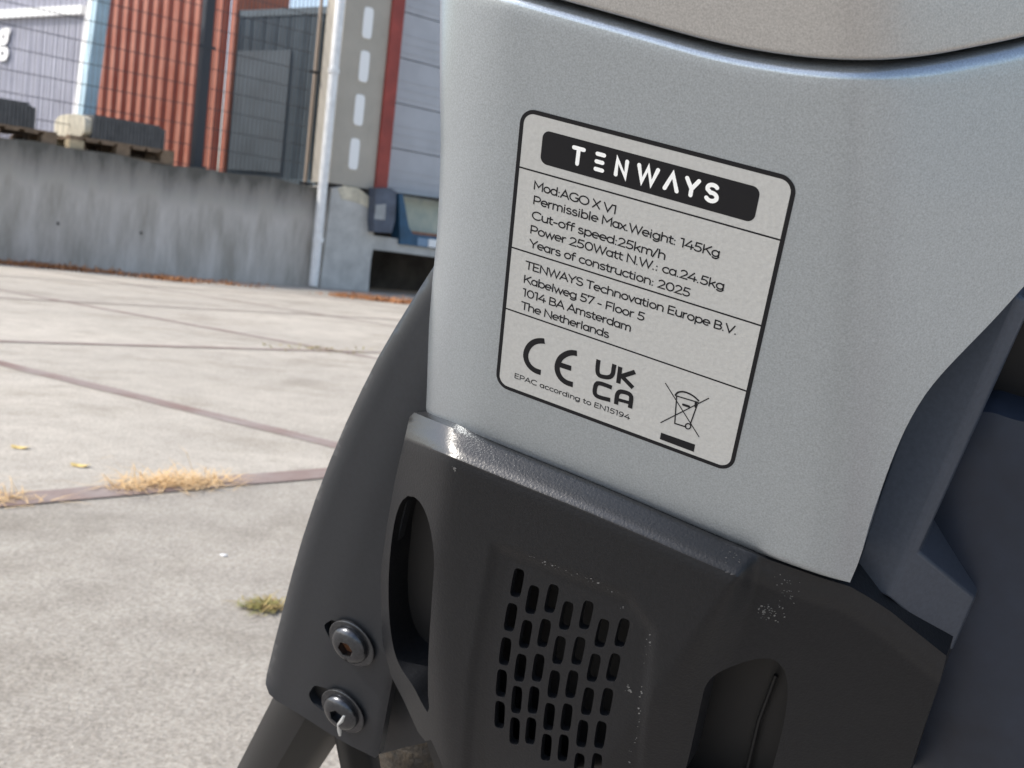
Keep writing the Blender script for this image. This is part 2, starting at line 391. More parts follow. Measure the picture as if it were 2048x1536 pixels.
# ------------------------------------------------------------------ warehouse front to the right of the pipe
TAN = mat("tan_facade_panel", (.43, .395, .335), .75, 0, nscale=2.2, namt=.12, bscale=40, bump=.3, bdist=.004)
WHITE = mat("white_marker_paint", (.92, .92, .90), .5)
REDP = mat("red_frame_paint", (.30, .045, .03), .5, 0, nscale=5, namt=.25)
DOOR = mat("grey_blue_door", (.47, .475, .495), .5, .1, nscale=3, namt=.07)
BASEC = mat("weathered_pillar_concrete", (.52, .51, .48), .85, 0, nscale=5, namt=.2, bscale=40, bump=.4, bdist=.006)
OCHRE = mat("worn_yellow_edge", (.60, .545, .42), .8, 0, nscale=9, namt=.3)
DARK = mat("dark_dock_pit", (.05, .045, .04), .9, 0, nscale=4, namt=.5)  # dark colour stands in for shade in the pit and sill gap
BUMP = mat("blue_grey_buffer", (.085, .10, .135), .55, 0, nscale=8, namt=.3)
BUMPL = mat("pale_buffer_plate", (.36, .37, .37), .6, 0, nscale=8, namt=.2)
BLUEB = mat("blue_leveller_paint", (.022, .085, .16), .5, 0, nscale=7, namt=.3)
GREENP = mat("greenish_leveller_plate", (.36, .42, .38), .5, .2, nscale=6, col2=(.55, .57, .48))
wl = az(700, 300)
wh = empty("warehouse", Wl(az(700, 580)[0], 0, 0), "tan warehouse bay with a red-edged grey sectional door above a dark dock pit", "warehouse")
aC0 = az(655, 370)[0]; aRed0 = az(748, 370)[0]; aRed1 = az(772, 372)[0]; aEnd = aRed1 + 3.4; zD = az(700, 372)[1]
mb = MB(); mb.wbox(aC0 + .015, aRed0, 0.0, .35, zD, 7); mb.build("facade_panel", TAN, wh)
mb = MB(); mb.wbox(aRed0 + .002, aRed1, -.03, .5, zD, 7); mb.build("door_frame", REDP, wh)
mb = MB(); mb.wbox(aEnd + .002, aEnd + .15, -.03, .5, zD, 7); mb.wbox(aRed1 + .002, aEnd, -.03, .5, zD + 3.6, 7)
mb.build("door_frame", REDP, wh)
mb = MB(); mb.wbox(aEnd + .152, aEnd + 6, 0.0, 6, -.05, 7); mb.build("facade_panel", TAN, wh)
mb = MB(); z = zD
dz = az(850, 150, .3)[1]
hsec = (az(850, 92, .3)[1] - az(850, 300, .3)[1])/2.3
for i in range(9):
    mb.wbox(aRed1 + .004, aEnd - .002, .3, .36, zD + .02 + i*hsec, zD + .02 + (i+1)*hsec - .012)
    for q in range(3): mb.wbox(aRed1 + .004, aEnd - .002, .295, .3, zD + .02 + i*hsec + .1*q + .06, zD + .02 + i*hsec + .1*q + .07)
mb.wbox(aRed1 + .004, aEnd - .002, .362, .5, zD, zD + 3.7); mb.build("sectional_door", DOOR, wh)
for (x0, y0, x1, y1) in ((735, 16, 727, 78), (727, 103, 720, 165), (717, 190, 710, 252), (707, 278, 700, 340)):
    c0 = az((x0+x1)/2 + 4, (y0+y1)/2 - 1); hh = (az(x0, y0)[1] - az(x1, y1)[1])/2; ww = .062
    P = [(ww*math.copysign(abs(math.cos(q))**.45, math.cos(q)), hh*math.copysign(abs(math.sin(q))**.3, math.sin(q))) for q in np.linspace(0, 2*math.pi, 28, endpoint=False)]
    mb = MB(); mb.prism([Wl(c0[0] + x, -.012, c0[1] + zz) for x, zz in P], [Wl(c0[0] + x, .002, c0[1] + zz) for x, zz in P]); mb.build("marker_dash", WHITE, wh)
def wpoly(P, k0, k1): 
    m_ = MB(); m_.prism([Wp(x, y, k0) for x, y in P], [Wp(x, y, k0) + WB*(k1-k0) for x, y in P]); return m_
wpoly([(652, 590), (640, 574), (652, 480), (664, 376), (690, 372), (715, 376), (735, 392), (750, 412), (748, 440), (746, 500), (742, 520), (736, 592), (700, 586)], -.03, .6).build("pillar_base", BASEC, wh)
wpoly([(676, 376), (690, 371.5), (716, 375.5), (736, 391), (752, 412), (749, 424), (726, 410), (705, 402), (684, 398)], -.036, .2).build("pillar_edge", OCHRE, wh)
# leveller: pit walls, beam, plate, buffer
aPit = az(738, 560)[0]
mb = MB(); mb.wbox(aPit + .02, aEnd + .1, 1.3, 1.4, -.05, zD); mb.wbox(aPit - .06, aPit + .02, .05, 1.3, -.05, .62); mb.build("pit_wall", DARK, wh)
wpoly([(738, 498), (742, 470), (800, 478), (1100, 512), (1100, 545), (800, 505)], -.02, .4).build("pit_lintel", BASEC, wh)
wpoly([(798, 388), (806, 388), (818, 455), (826, 468), (1100, 505), (1100, 525), (800, 488)], -.06, .1).build("leveller_frame", BLUEB, wh)
wpoly([(804, 386), (1100, 425), (1100, 505), (826, 467), (818, 456)], .25, .3).build("leveller_plate", GREENP, wh)
wpoly([(824, 462), (1100, 496), (1100, 508), (826, 470)], -.02, .24).build("leveller_lip", mat("rusty_lip", (.26, .12, .07), .7, nscale=8, namt=.3), wh)
wpoly([(858, 478), (878, 480), (877, 496), (857, 494)], -.075, -.06).build("reflector", WHITE, wh)
wpoly([(836, 475), (857, 478), (856, 494), (835, 491)], -.07, -.06).build("reflector_plate", mat("pale_blue_paint", (.2, .3, .42), .5), wh)
b_ = wpoly([(752, 376), (782, 376), (793, 384), (790, 440), (783, 466), (750, 464), (748, 440)], -.16, -.032).build("dock_buffer", BUMP, wh)
wpoly([(752, 410), (772, 408), (770, 440), (749, 438)], -.166, -.158).build("buffer_plate", BUMPL, b_)
wpoly([(655, 368), (1100, 424), (1100, 436), (800, 388), (760, 382), (735, 380), (660, 374)], -.01, .2).build("sill_gap_shade", DARK, wh)  # solid dark strip painted in for the shade under the door

# ------------------------------------------------------------------ containers and fence behind the wall
def corr(P0, dirx, nrm, L_, z0, z1, pitch, depth, frac=.3, lean=0.0):
    """Corrugated sheet from P0 along dirx; nrm points to the viewer."""
    m_ = MB(); n = int(L_/pitch); V = []
    prof = []
    for i in range(n):
        s = i*pitch
        prof += [(s, 0), (s + pitch*frac, 0), (s + pitch*(frac + .18), depth), (s + pitch*(1 - .18), depth)]
    prof.append((n*pitch, 0))
    prof = prof + [(n*pitch, -.05), (0, -.05)]
    m_.prism([P0 + dirx*s + nrm*d + WZ*z0 for s, d in prof], [P0 + dirx*s + nrm*d + WZ*z1 + dirx*lean for s, d in prof])
    return m_
d2 = np.array([math.cos(R(34.3)), -math.sin(R(34.3)), 0]); n2 = np.array([-d2[1]*-1, 0, 0])
n2 = np.array([-math.sin(R(34.3)), -math.cos(R(34.3)), 0])    # faces left towards the sun and the camera
REDC = mat("rust_red_container_paint", (.36, .10, .055), .6, 0, nscale=2.2, col2=(.45, .18, .12), bscale=25, bump=.3, bdist=.004)
GREYC = mat("blue_grey_container_paint", (.060, .085, .105), .6, 0, nscale=1.6, namt=.3, bscale=25, bump=.3, bdist=.004)
LILAC = mat("faded_lilac_cladding", (.36, .36, .42), .55, 0, nscale=3, col2=(.46, .46, .53), bscale=25, bump=.3, bdist=.004)
PALEB = mat("pale_blue_post_paint", (.42, .58, .68), .5, 0, nscale=4, namt=.15)
WHITEP = mat("white_frame_paint", (.80, .80, .80), .5)
zb = WALL_Z - .035
# red container
pr = Wp(466, 150, 1.95); pr[2] = 0; ln = 3.6
P0 = pr - d2*ln
rc = empty("shipping_container", tuple(P0 + d2*ln/2 + WZ*zb), "rust-red corrugated shipping container behind the fence on the dock", "shipping container")
corr(P0, d2, n2, ln - .06, zb + .06, zb + 2.5, .20, .045, .2).build("corrugated_side", REDC, rc)
for s0, s1 in ((-.06, 0.0), (ln - .058, ln + .03)):
    mb = MB(); mb.prism([P0 + d2*s + n2*d + WZ*zb for s, d in ((s0, .05), (s1, .05), (s1, -.1), (s0, -.1))], [P0 + d2*s + n2*d + WZ*(zb+2.59) for s, d in ((s0, .05), (s1, .05), (s1, -.1), (s0, -.1))]); mb.build("corner_post", REDC, rc)
for z0, z1 in ((zb, zb + .06), (zb + 2.5, zb + 2.59)):
    mb = MB(); mb.prism([P0 + d2*s + n2*d + WZ*z0 for s, d in ((.002, .052), (ln-.062, .052), (ln-.062, -.8), (.002, -.8))], [P0 + d2*s + n2*d + WZ*z1 for s, d in ((.002, .052), (ln-.062, .052), (ln-.062, -.8), (.002, -.8))]); mb.build("frame_rail", REDC, rc)
mb = MB(); mb.prism([P0 + d2*s + n2*d + WZ*(zb+.07) for s, d in ((ln - .055, -.11), (ln, -.11), (ln, -.8), (ln-.055, -.8))], [P0 + d2*s + n2*d + WZ*(zb+2.49) for s, d in ((ln-.055, -.11), (ln, -.11), (ln, -.8), (ln-.055, -.8))])
mb.build("end_wall", REDC, rc)
# blue-grey container standing just right of the red one
def onred(x, y):
    d = ray(x, y); return CC + d*(((pr - CC) @ n2)/(d @ n2))
PG = pr + d2*.036; LG = (onred(648, 200) - PG) @ d2; zg = onred(640, 14)[2]
gc = empty("shipping_container", tuple(PG + d2*LG/2 + WZ*zb), "dark blue-grey shipping container beside the drainpipe", "shipping container")
def slab(s0, s1, d0, d1, z0, z1, nm, mt_, par):
    q = ((s0, d0), (s1, d0), (s1, d1), (s0, d1)); m_ = MB()
    m_.prism([PG + d2*s + n2*d + WZ*(z0 - PG[2]) for s, d in q], [PG + d2*s + n2*d + WZ*(z1 - PG[2]) for s, d in q]); return m_.build(nm, mt_, par)
PG = PG*[1, 1, 0]
corr(PG, d2, n2, LG - .06, zb + .1, zg - .08, .052, .014, .5).build("corrugated_side", GREYC, gc)
slab(0, LG, .02, -2.2, zg - .079, zg, "frame_rail", GREYC, gc); slab(0, LG, .02, -2.2, zb, zb + .099, "frame_rail", GREYC, gc)
slab(LG - .058, LG, .019, -.1, zb + .1, zg - .08, "corner_post", GREYC, gc); slab(LG - .05, LG - .001, -.101, -2.2, zb + .1, zg - .08, "end_wall", GREYC, gc)
slab(.05, LG*.62, .03, .016, zb + .16, zb + 1.55, "door_panel", mat("grey_door_leaf", (.048, .066, .082), .55, 0, nscale=2.5, namt=.25), gc)
m_ = MB(); q = PG + d2*(LG - .12) + n2*.04; m_.tube([q + WZ*(zb + .3), q + WZ*(zg - .15)], .016, 10); m_.build("lock_bar", mat("tan_lock_bar", (.42, .36, .3), .5, .4), gc)
# lilac clad unit on the far left, its face running back towards the left
pc = Wp(168, 130, 1.0); pc[2] = 0; L3 = 4.5
lc = empty("shipping_container", tuple(pc - d2*2 + WZ*zb), "grey-lilac container with thin ribs and a white and pale blue corner post", "shipping container")
Pl = pc - d2*L3
corr(Pl, d2, n2, L3 - .02, zb + .02, zb + 2.55, .062, .011, .56, lean=0).build("ribbed_side", LILAC, lc)
zt = az(80, 8, 1.0)[1]
mb = MB(); mb.prism([Pl + d2*s + n2*d + WZ*(zt) for s, d in ((0, .06), (L3 - .02, .06), (L3-.02, .0), (0, .0))], [Pl + d2*s + n2*d + WZ*(zt + .09) for s, d in ((0, .06), (L3-.02, .06), (L3-.02, .0), (0, .0))]); mb.build("side_rail", WHITEP, lc)
mb = MB(); lean = d2*.20
for nm, s0, s1, mt_ in (("corner_post", -.015, .065, WHITEP), ("post_flank", .067, .15, PALEB)):
    mb = MB(); q = ((s0, .07), (s1, .07), (s1, -.08), (s0, -.08))
    mb.prism([pc + d2*s + n2*d + WZ*zb - lean*.28 for s, d in q], [pc + d2*s + n2*d + WZ*(zb+2.6) + lean for s, d in q]); mb.build(nm, mt_, lc)
# letter on it (only the right part of it is in the frame)
def text_mesh(txt, size):
    cu = bpy.data.curves.new("t", 'FONT'); cu.body = txt; cu.size = size; cu.extrude = .004; cu.offset = .012*size/.3
    ob = bpy.data.objects.new("t", cu); col.objects.link(ob); dg = bpy.context.evaluated_depsgraph_get()
    me = bpy.data.meshes.new_from_object(ob.evaluated_get(dg)); V = [np.array(v.co) for v in me.vertices]; Fc = [list(p.vertices) for p in me.polygons]
    bpy.data.objects.remove(ob); bpy.data.meshes.remove(me); return np.array(V), Fc
tv_, tf_ = text_mesh("g", .46)
# place so that the right edge of the letter meets the photo's pixel
d_ = ray(24, 90); tt = ((pc - CC) @ n2)/(d_ @ n2); pg = CC + d_*tt
xm = tv_[:, 0].max(); ym = (tv_[:, 1].max() + tv_[:, 1].min())/2
mk("painted_letter", [pg + d2*(v[0]-xm) + WZ*(v[1]-ym) + n2*(v[2] + .03) for v in tv_], tf_, WHITEP, lc)

# fence: welded mesh panels between posts, standing on the platform
WIRE = mat("dark_fence_wire", (.065, .065, .07), .5, .2)
POST = mat("dark_post_paint", (.03, .033, .04), .5, .1)
TANP = mat("tan_fence_post", (.30, .24, .19), .6)
fk = .42
aF = [aL + .4, az(404, 180, fk)[0], az(627, 180, fk)[0]]
zF = 3.3
for i in range(2):
    a0, a1 = aF[i] + .06, aF[i+1] - .06
    p = empty("mesh_fence", tuple(Wl((a0+a1)/2, fk, zb)), ("tall wire mesh fence panel in front of the lilac and red containers", "tall wire mesh fence panel in front of the dark blue-grey container")[i], "fence", "wire mesh fence panels on the dock")
    mb = MB(); z = zb + .06
    while z < zF:
        mb.wbox(a0, a1, fk - .011, fk - .004, z - .0035, z + .0035); z += .2
    mb.build("horizontal_wires", WIRE, p)
    mb = MB(); a = a0
    wv = .001 if i == 0 else .003
    while a < a1: mb.wbox(a - wv, a + wv, fk - .003, fk + .003, zb + .03, zF); a += .05
    mb.build("upright_wires", WIRE, p)
for i, (r_, mt_, lab) in enumerate(((.048, POST, "thick dark fence post in front of the red container"), (.014, TANP, "slim tan fence post near the drainpipe"))):
    mb = MB(); mb.wbox(aF[i+1] - r_, aF[i+1] + r_, fk - r_, fk + r_, zb, zF + .1); mb.wbox(aF[i+1] - r_*1.1, aF[i+1] + r_*1.1, fk - r_*1.1, fk + r_*1.1, zF + .101, zF + .12)
    p = mb.build("fence_post", mt_, None, None, tuple(Wl(aF[i+1], fk, zb))); tag(p, lab, "fence post", "fence posts on the dock")
    for z in (zb + .03, zb + 1.25, zb + 2.1):
        mb = MB(); mb.wbox(aF[i+1] - .09, aF[i+1] + .09, fk - r_ - .008, fk - r_ - .002, z, z + .03); mb.build("fixing_clamp", POST, p)

# pallets with stacks of grooved grey boards
WOOD = mat("weathered_pallet_wood", (.20, .14, .09), .8, 0, nscale=14, namt=.3, bscale=80, bump=.4, bdist=.003)
LITWOOD = mat("sunlit_pallet_wood", (.42, .34, .22), .8, 0, nscale=14, namt=.25)  # lighter copy of the pallet wood, sunlight put into its colour
BOARD = mat("dark_grey_composite", (.085, .085, .085), .75, 0, nscale=9, namt=.3)
CAPM = mat("sunlit_beige_wrap", (.52, .48, .38), .7, 0, nscale=20, namt=.15)  # beige wrap with the sun on the left end put into its colour
def pallet(a0, a1, lab):
    z0 = zb + .003; k0, k1 = .04, .84
    p = empty("pallet", tuple(Wl((a0+a1)/2, .44, z0)), lab, "pallet", "wooden pallets on top of the dock wall")
    mb = MB()
    for k in (k0, .38, .72): mb.wbox(a0, a1, k, k + .12, z0, z0 + .02)
    mb.build("bottom_boards", WOOD, p)
    for s in (a0, (a0+a1)/2 - .07, a1 - .14):
        mb = MB()
        for k in (k0 + .002, .382, .722): mb.wbox(s + .002, s + .138, k, k + .116, z0 + .021, z0 + .1)
        mb.build("block_row", LITWOOD if s == a0 else WOOD, p)  # left row takes the sunlit wood copy
    mb = MB()
    for i in range(7): s = a0 + (a1 - a0 - .12)*i/6; mb.wbox(s, s + .12, k0, k1, z0 + .101, z0 + .122)
    for k in (k0 + .003, .383, .723): mb.wbox(a0 + .004, a1 - .004, k, k + .1, z0 + .123, z0 + .14)
    mb.build("deck_boards", WOOD, p); return p, z0 + .142
def board_stack(a0, a1, z0, H, lab, endcap):
    t = empty("board_stack", tuple(Wl((a0+a1)/2, .44, z0)), lab, "board stack", "stacks of grooved boards on the pallets")
    n = int((a1 - a0)/.035); mb = MB()
    for i in range(n):
        s = a0 + (a1-a0)*i/n; wd = (a1-a0)/n
        # each upright groove strip, right shoulder rounded
        hh = H*(1 - .16*max(0, (i - n*.82)/(n*.18))**2)
        mb.wbox(s, s + wd*.78, .05, .80, z0, z0 + hh); mb.wbox(s + wd*.785, s + wd, .06, .79, z0, z0 + hh - .012)
    mb.build("boards", BOARD, t)
    mb = MB(); mb.wbox(a0 + .02, a1 - .04, .1, .75, z0 + H + .001, z0 + H + .015); mb.build("top_sheet", BOARD, t)
    if endcap:
        P = [(.43 + .36*math.copysign(abs(math.cos(q))**.6, math.cos(q)), z0 + H*.5 + H*.54*math.copysign(abs(math.sin(q))**.6, math.sin(q))) for q in np.linspace(0, 2*math.pi, 24, endpoint=False)]
        mb = MB(); mb.prism([Wl(a0 - .07, k, z) for k, z in P], [Wl(a0 - .002, k, z) for k, z in P]); mb.build("end_wrap", CAPM, t, 40)
a0 = az(142, 290)[0]; a1 = az(352, 318)[0]
p_, zt_ = pallet(a0, a1, "wooden pallet carrying the taller grey board stack in front of the red container")
board_stack(az(190, 260)[0], az(334, 300)[0], zt_, az(300, 262)[1] - az(300, 306)[1], "dark grey grooved board stack with sunlit beige end wrap on the pallet near the red container", True)
a1 = az(118, 275)[0]
p_, zt_ = pallet(a1 - 1.15, a1, "wooden pallet at the left frame edge below the lilac container")
board_stack(a1 - 1.12, az(76, 240)[0], zt_, .21, "low dark grey board stack on the pallet at the left frame edge", False)

# ------------------------------------------------------------------ small plants and litter
def blade_mesh(cens, n, length, wid, up=.5, spread=.05, along=None):
    V, Fc = [], []
    for c in cens:
        for _ in range(n):
            b = np.array(c) + np.array([rng.normal(0, spread), rng.normal(0, spread), 0]) + (along*rng.normal(0, spread*1.6) if along is not None else 0)
            th = rng.uniform(0, 2*math.pi); d = np.array([math.cos(th), math.sin(th), 0]); u = abs(rng.normal(up, .25))
            L_ = length*rng.uniform(.5, 1.3); q = np.array([-d[1], d[0], 0])*wid*rng.uniform(.6, 1.2)
            m1 = b + d*L_*.5 + WZ*L_*u*.6; e = b + d*L_ + WZ*L_*u*rng.uniform(.3, .9)
            b = b + WZ*.001
            k = len(V); V += [b - q, b + q, m1 + q*.8, m1 - q*.8, e]; Fc += [[k, k+1, k+2, k+3], [k+3, k+2, k+4]]
    return V, Fc
STRAW = mat("dry_straw", (.60, .38, .16), .8, 0, nscale=40, col2=(.78, .58, .33))
RUSTL = mat("rust_brown_weeds", (.34, .13, .05), .85, 0, nscale=7, col2=(.48, .24, .10))
GREENG = mat("green_grass", (.16, .20, .045), .8, 0, nscale=50, col2=(.42, .28, .12))
YEL = mat("yellow_leaf", (.62, .46, .17), .7, 0, nscale=90, namt=.2)
cA = fa[3][1]; cA3 = np.array([cA[0], cA[1], 0])
def clump(name, lab, px, n, length, wid, mt, cat_, along=None, spread=.02, up=.4, cens=None):
    c = ground(*px, z=.004)
    V, Fc = blade_mesh([c] if cens is None else cens, n, length, wid, up, spread, along)
    return tag(mk(name, V, Fc, mt, None, None, tuple(c)), lab, cat_)
clump("dry_grass_clump", "golden dry grass clump lying on the rust-red slab joint", (350, 966), 80, .066, .0011, STRAW, "dry grass", None, .024, .10,
      [ground(x, y, .005) for x, y in ((262, 974), (300, 968), (335, 966), (360, 966), (385, 968), (430, 962))])
clump("dry_grass_clump", "small dry grass clump on the slab joint at the left frame edge", (10, 998), 70, .055, .0011, STRAW, "dry grass", None, .03, .10)
clump("grass_tuft", "small green and brown grass tuft on concrete beside the black guard plate", (528, 1213), 260, .022, .0011, GREENG, "grass tuft", None, .012, .3)
moss = clump("moss_patch", "thin green moss strip growing in a far slab joint", (648, 699), 110, .03, .004, GREENG, "moss", np.array([*fa[4][1], 0]), .07, .3); moss['kind'] = 'stuff'
for px, lab in (((40, 895), "yellow leaf lying on concrete, the one nearer the left frame edge"), ((160, 931), "yellow leaf lying on concrete just above the dry grass clump")):
    c = ground(*px, z=.004); V = []; 
    n = 18
    for i in range(n):
        q = 2*math.pi*i/n; rr = 1 + .12*math.sin(5*q); V.append(c + CR*[1, 1, 0]*.019*math.cos(q)*rr + np.array([0, 1, 0])*.012*math.sin(q)*rr + WZ*(.002 + .002*math.cos(2*q)))
    V += [v - WZ*.0008 for v in V]
    tag(mk("fallen_leaf", V, [list(range(n)), list(range(n, 2*n))[::-1]] + [[i, (i+1) % n, n+(i+1) % n, n+i] for i in range(n)], YEL, None, None, tuple(c)), lab, "leaf", "fallen yellow leaves")
c = ground(447, 1110, .0035); bm = bmesh.new(); bmesh.ops.create_icosphere(bm, subdivisions=2, radius=.0042)
for v in bm.verts: v.co *= 1 + .25*math.sin(v.co.x*900) * .5; v.co.z *= .35; v.co.x *= 1.4
me = bpy.data.meshes.new("pebble"); bm.to_mesh(me); bm.free(); me.materials.append(WHITEP); o = bpy.data.objects.new("pebble", me); col.objects.link(o); o.location = c
tag(o, "tiny white pebble alone on the grey concrete slab", "pebble")
cens = []
for (x0, y0, x1, y1, n) in ((-60, 518, 110, 534, 90), (110, 534, 240, 546, 46), (285, 551, 372, 561, 46), (372, 560, 520, 571, 14), (676, 589, 830, 606, 90)):
    for i in range(n):
        q = rng.uniform(); cens.append(ground(x0 + (x1-x0)*q, y0 + (y1-y0)*q + rng.uniform(0, 5)) )
V, Fc = blade_mesh(cens, 13, .075, .006, .45, .06, WD)
tag(mk("dry_weeds", V, Fc, RUSTL), "rust-brown dead weeds and leaves along the foot of the dock wall", "dead weeds", kind="stuff")

# ================================================================== THE BICYCLE
bike = empty("electric_bicycle", tuple((F(1200, 1100) * [1, 1, 0])), "silver and black electric bicycle in close-up with a rating label above its vented motor cover", "bicycle")

seamT = [(700, -118), (879, -66), (985, -34), (1105, 0), (1250, 40), (1400, 82), (1500, 104), (1620, 121), (1740, 126), (1850, 117), (1950, 99), (2048, 78), (2140, 52)]
left = [(879, -66), (880, 0), (879.5, 150), (881, 300), (875, 450), (865, 560), (855, 650), (846, 740), (840, 815)]
creaseL = [(1745, -400), (1745, 150), (1738, 400), (1718, 700), (1685, 1000), (1660, 1160), (1600, 1400)]
def h_shell(P):
    x, y = P[:, 0], P[:, 1]
    dl = x - xat(left, y)
    h = -15*fillet(dl, 150) - .6*sstep((260 - dl)/260)
    dr = x - xat(creaseL, y)
    h = h - softp(dr, 30)*.092 - +.00000*np.clip(dr, 0, 400)**2
    h = h - .9*sstep((840 - 0 + (x-840)*.39 - y - 0)/1e9)
    return h
sv = np.unique(np.r_[np.linspace(0, .02, 10), np.linspace(.02, .16, 22), np.linspace(.16, .72, 34), np.linspace(.72, 1, 40)])
tv = np.unique(np.r_[np.linspace(0, .035, 14), np.linspace(.035, .965, 46), np.linspace(.965, 1, 10)])
shell = coons_solid("frame_tube", cat(seamT, 200)[(cat(seamT, 200)[:, 0] >= 879)], [(840, 815), (872, 838), (1000, 890), (1200, 971), (1440, 1074), (1540, 1114), (1640, 1149), (1700, 1165)], left,
    [(2140, 52), (2150, 300), (2110, 500), (2048, 572), (1985, 642), (1880, 752), (1830, 822), (1790, 905), (1745, 1030), (1722, 1110), (1700, 1165)], h_shell, sv, tv, SILVER, bike, back=42, rimT=(4.6, 42), rimB=(1.0, 9))
tag(shell, "cool silver lower frame section")
def h_cover(P): return h_shell(np.c_[P[:, 0], np.maximum(P[:, 1], -60)]) + .35
seamU = [(x, y - 5) for x, y in cat(seamT, 200)[(cat(seamT, 200)[:, 0] >= 879)]]
cov = coons_solid("battery_cover", [(885, -760), (1200, -690), (1740, -560), (2200, -640)], seamU, [(885, -760), (884, -400), (880, -150), (879, -71)], [(2200, -640), (2180, -300), (2160, -100), (2140, 47)], h_cover,
    sv, np.unique(np.r_[np.linspace(0, .9, 24), np.linspace(.9, 1, 26)]), SILVER2, bike, back=42, rimB=(1.1, 9))
tag(cov, "warmer silver cover above the dark seam")
# core closing the seam
co = MB(); P = [(905, -500), (2100, -420), (2080, 420), (1700, 1000), (1620, 1090), (1100, 890), (880, 780), (905, 200)]
co.prism([F(x, y, -9 if x < 1700 else -38) for x, y in P], [F(x, y, -9 if x < 1700 else -38) - LN*.03 for x, y in P]); co.build("frame_core", DEEP, bike)

# ---- rating label
def local_poly_mesh(P, h0, h1): 
    m_ = MB(); m_.prism([Lp(u, v, h1) for u, v in P], [Lp(u, v, h0) for u, v in P]); return m_
def rrect(u0, v0, u1, v1, r, n=8):
    out = []
    for cx, cy, a in ((u1-r, v0+r, -90), (u1-r, v1-r, 0), (u0+r, v1-r, 90), (u0+r, v0+r, 180)):
        out += [(cx + r*math.cos(R(a + 90*i/n)), cy + r*math.sin(R(a + 90*i/n))) for i in range(n+1)]
    return out
LH = LHh
label = local_poly_mesh(rrect(.1, .1, LW-.1, LH-.1, 3.3), -.05, .06).build("rating_label", PAPER, bike)
tag(label, "pale grey rating label with black border and small print")
def ring(Po, Pi, h):
    n = len(Po); return [Lp(u, v, h) for u, v in Po] + [Lp(u, v, h) for u, v in Pi], [[i, (i+1) % n, n+(i+1) % n, n+i] for i in range(n)]
bw = .95
V, Fc = ring(rrect(0, 0, LW, LH, 3.6, 12), rrect(bw, bw, LW-bw, LH-bw, 2.5, 12), .075); mk("label_border", V, Fc, INK, label)
def vmean(*pts): return np.mean([uv(*p)[1] for p in pts])
for p, q in (((1037.8, 333.4), (1559.8, 479.7)), ((1022.8, 494), (1521.7, 651)), ((1009, 615.4), (1493, 782))):
    va, vb = uv(*p)[1], uv(*q)[1]; t = .19
    mk("label_divider", [Lp(bw*.5, va-t, .07), Lp(LW-bw*.5, vb-t, .07), Lp(LW-bw*.5, vb+t, .07), Lp(bw*.5, va+t, .07)], [[0, 1, 2, 3]], INK, label)
q = [uv(*p) for p in ((1086, 259), (1523, 376), (1507, 446), (1081, 326))]
u0 = (q[0][0]+q[3][0])/2; u1 = (q[1][0]+q[2][0])/2
SL0 = (q[1][1]-q[0][1])/(u1-u0); 
print('label', LW, LH, 'box', q)
P = rrect(u0, 0, u1, (q[3][1]-q[0][1] + q[2][1]-q[1][1])/2, 1.7); P = [(u, v + q[0][1] + (u-u0)*SL0) for u, v in P]
mk("brand_panel", [Lp(u, v, .08) for u, v in P], [list(range(len(P)))], INK, label)

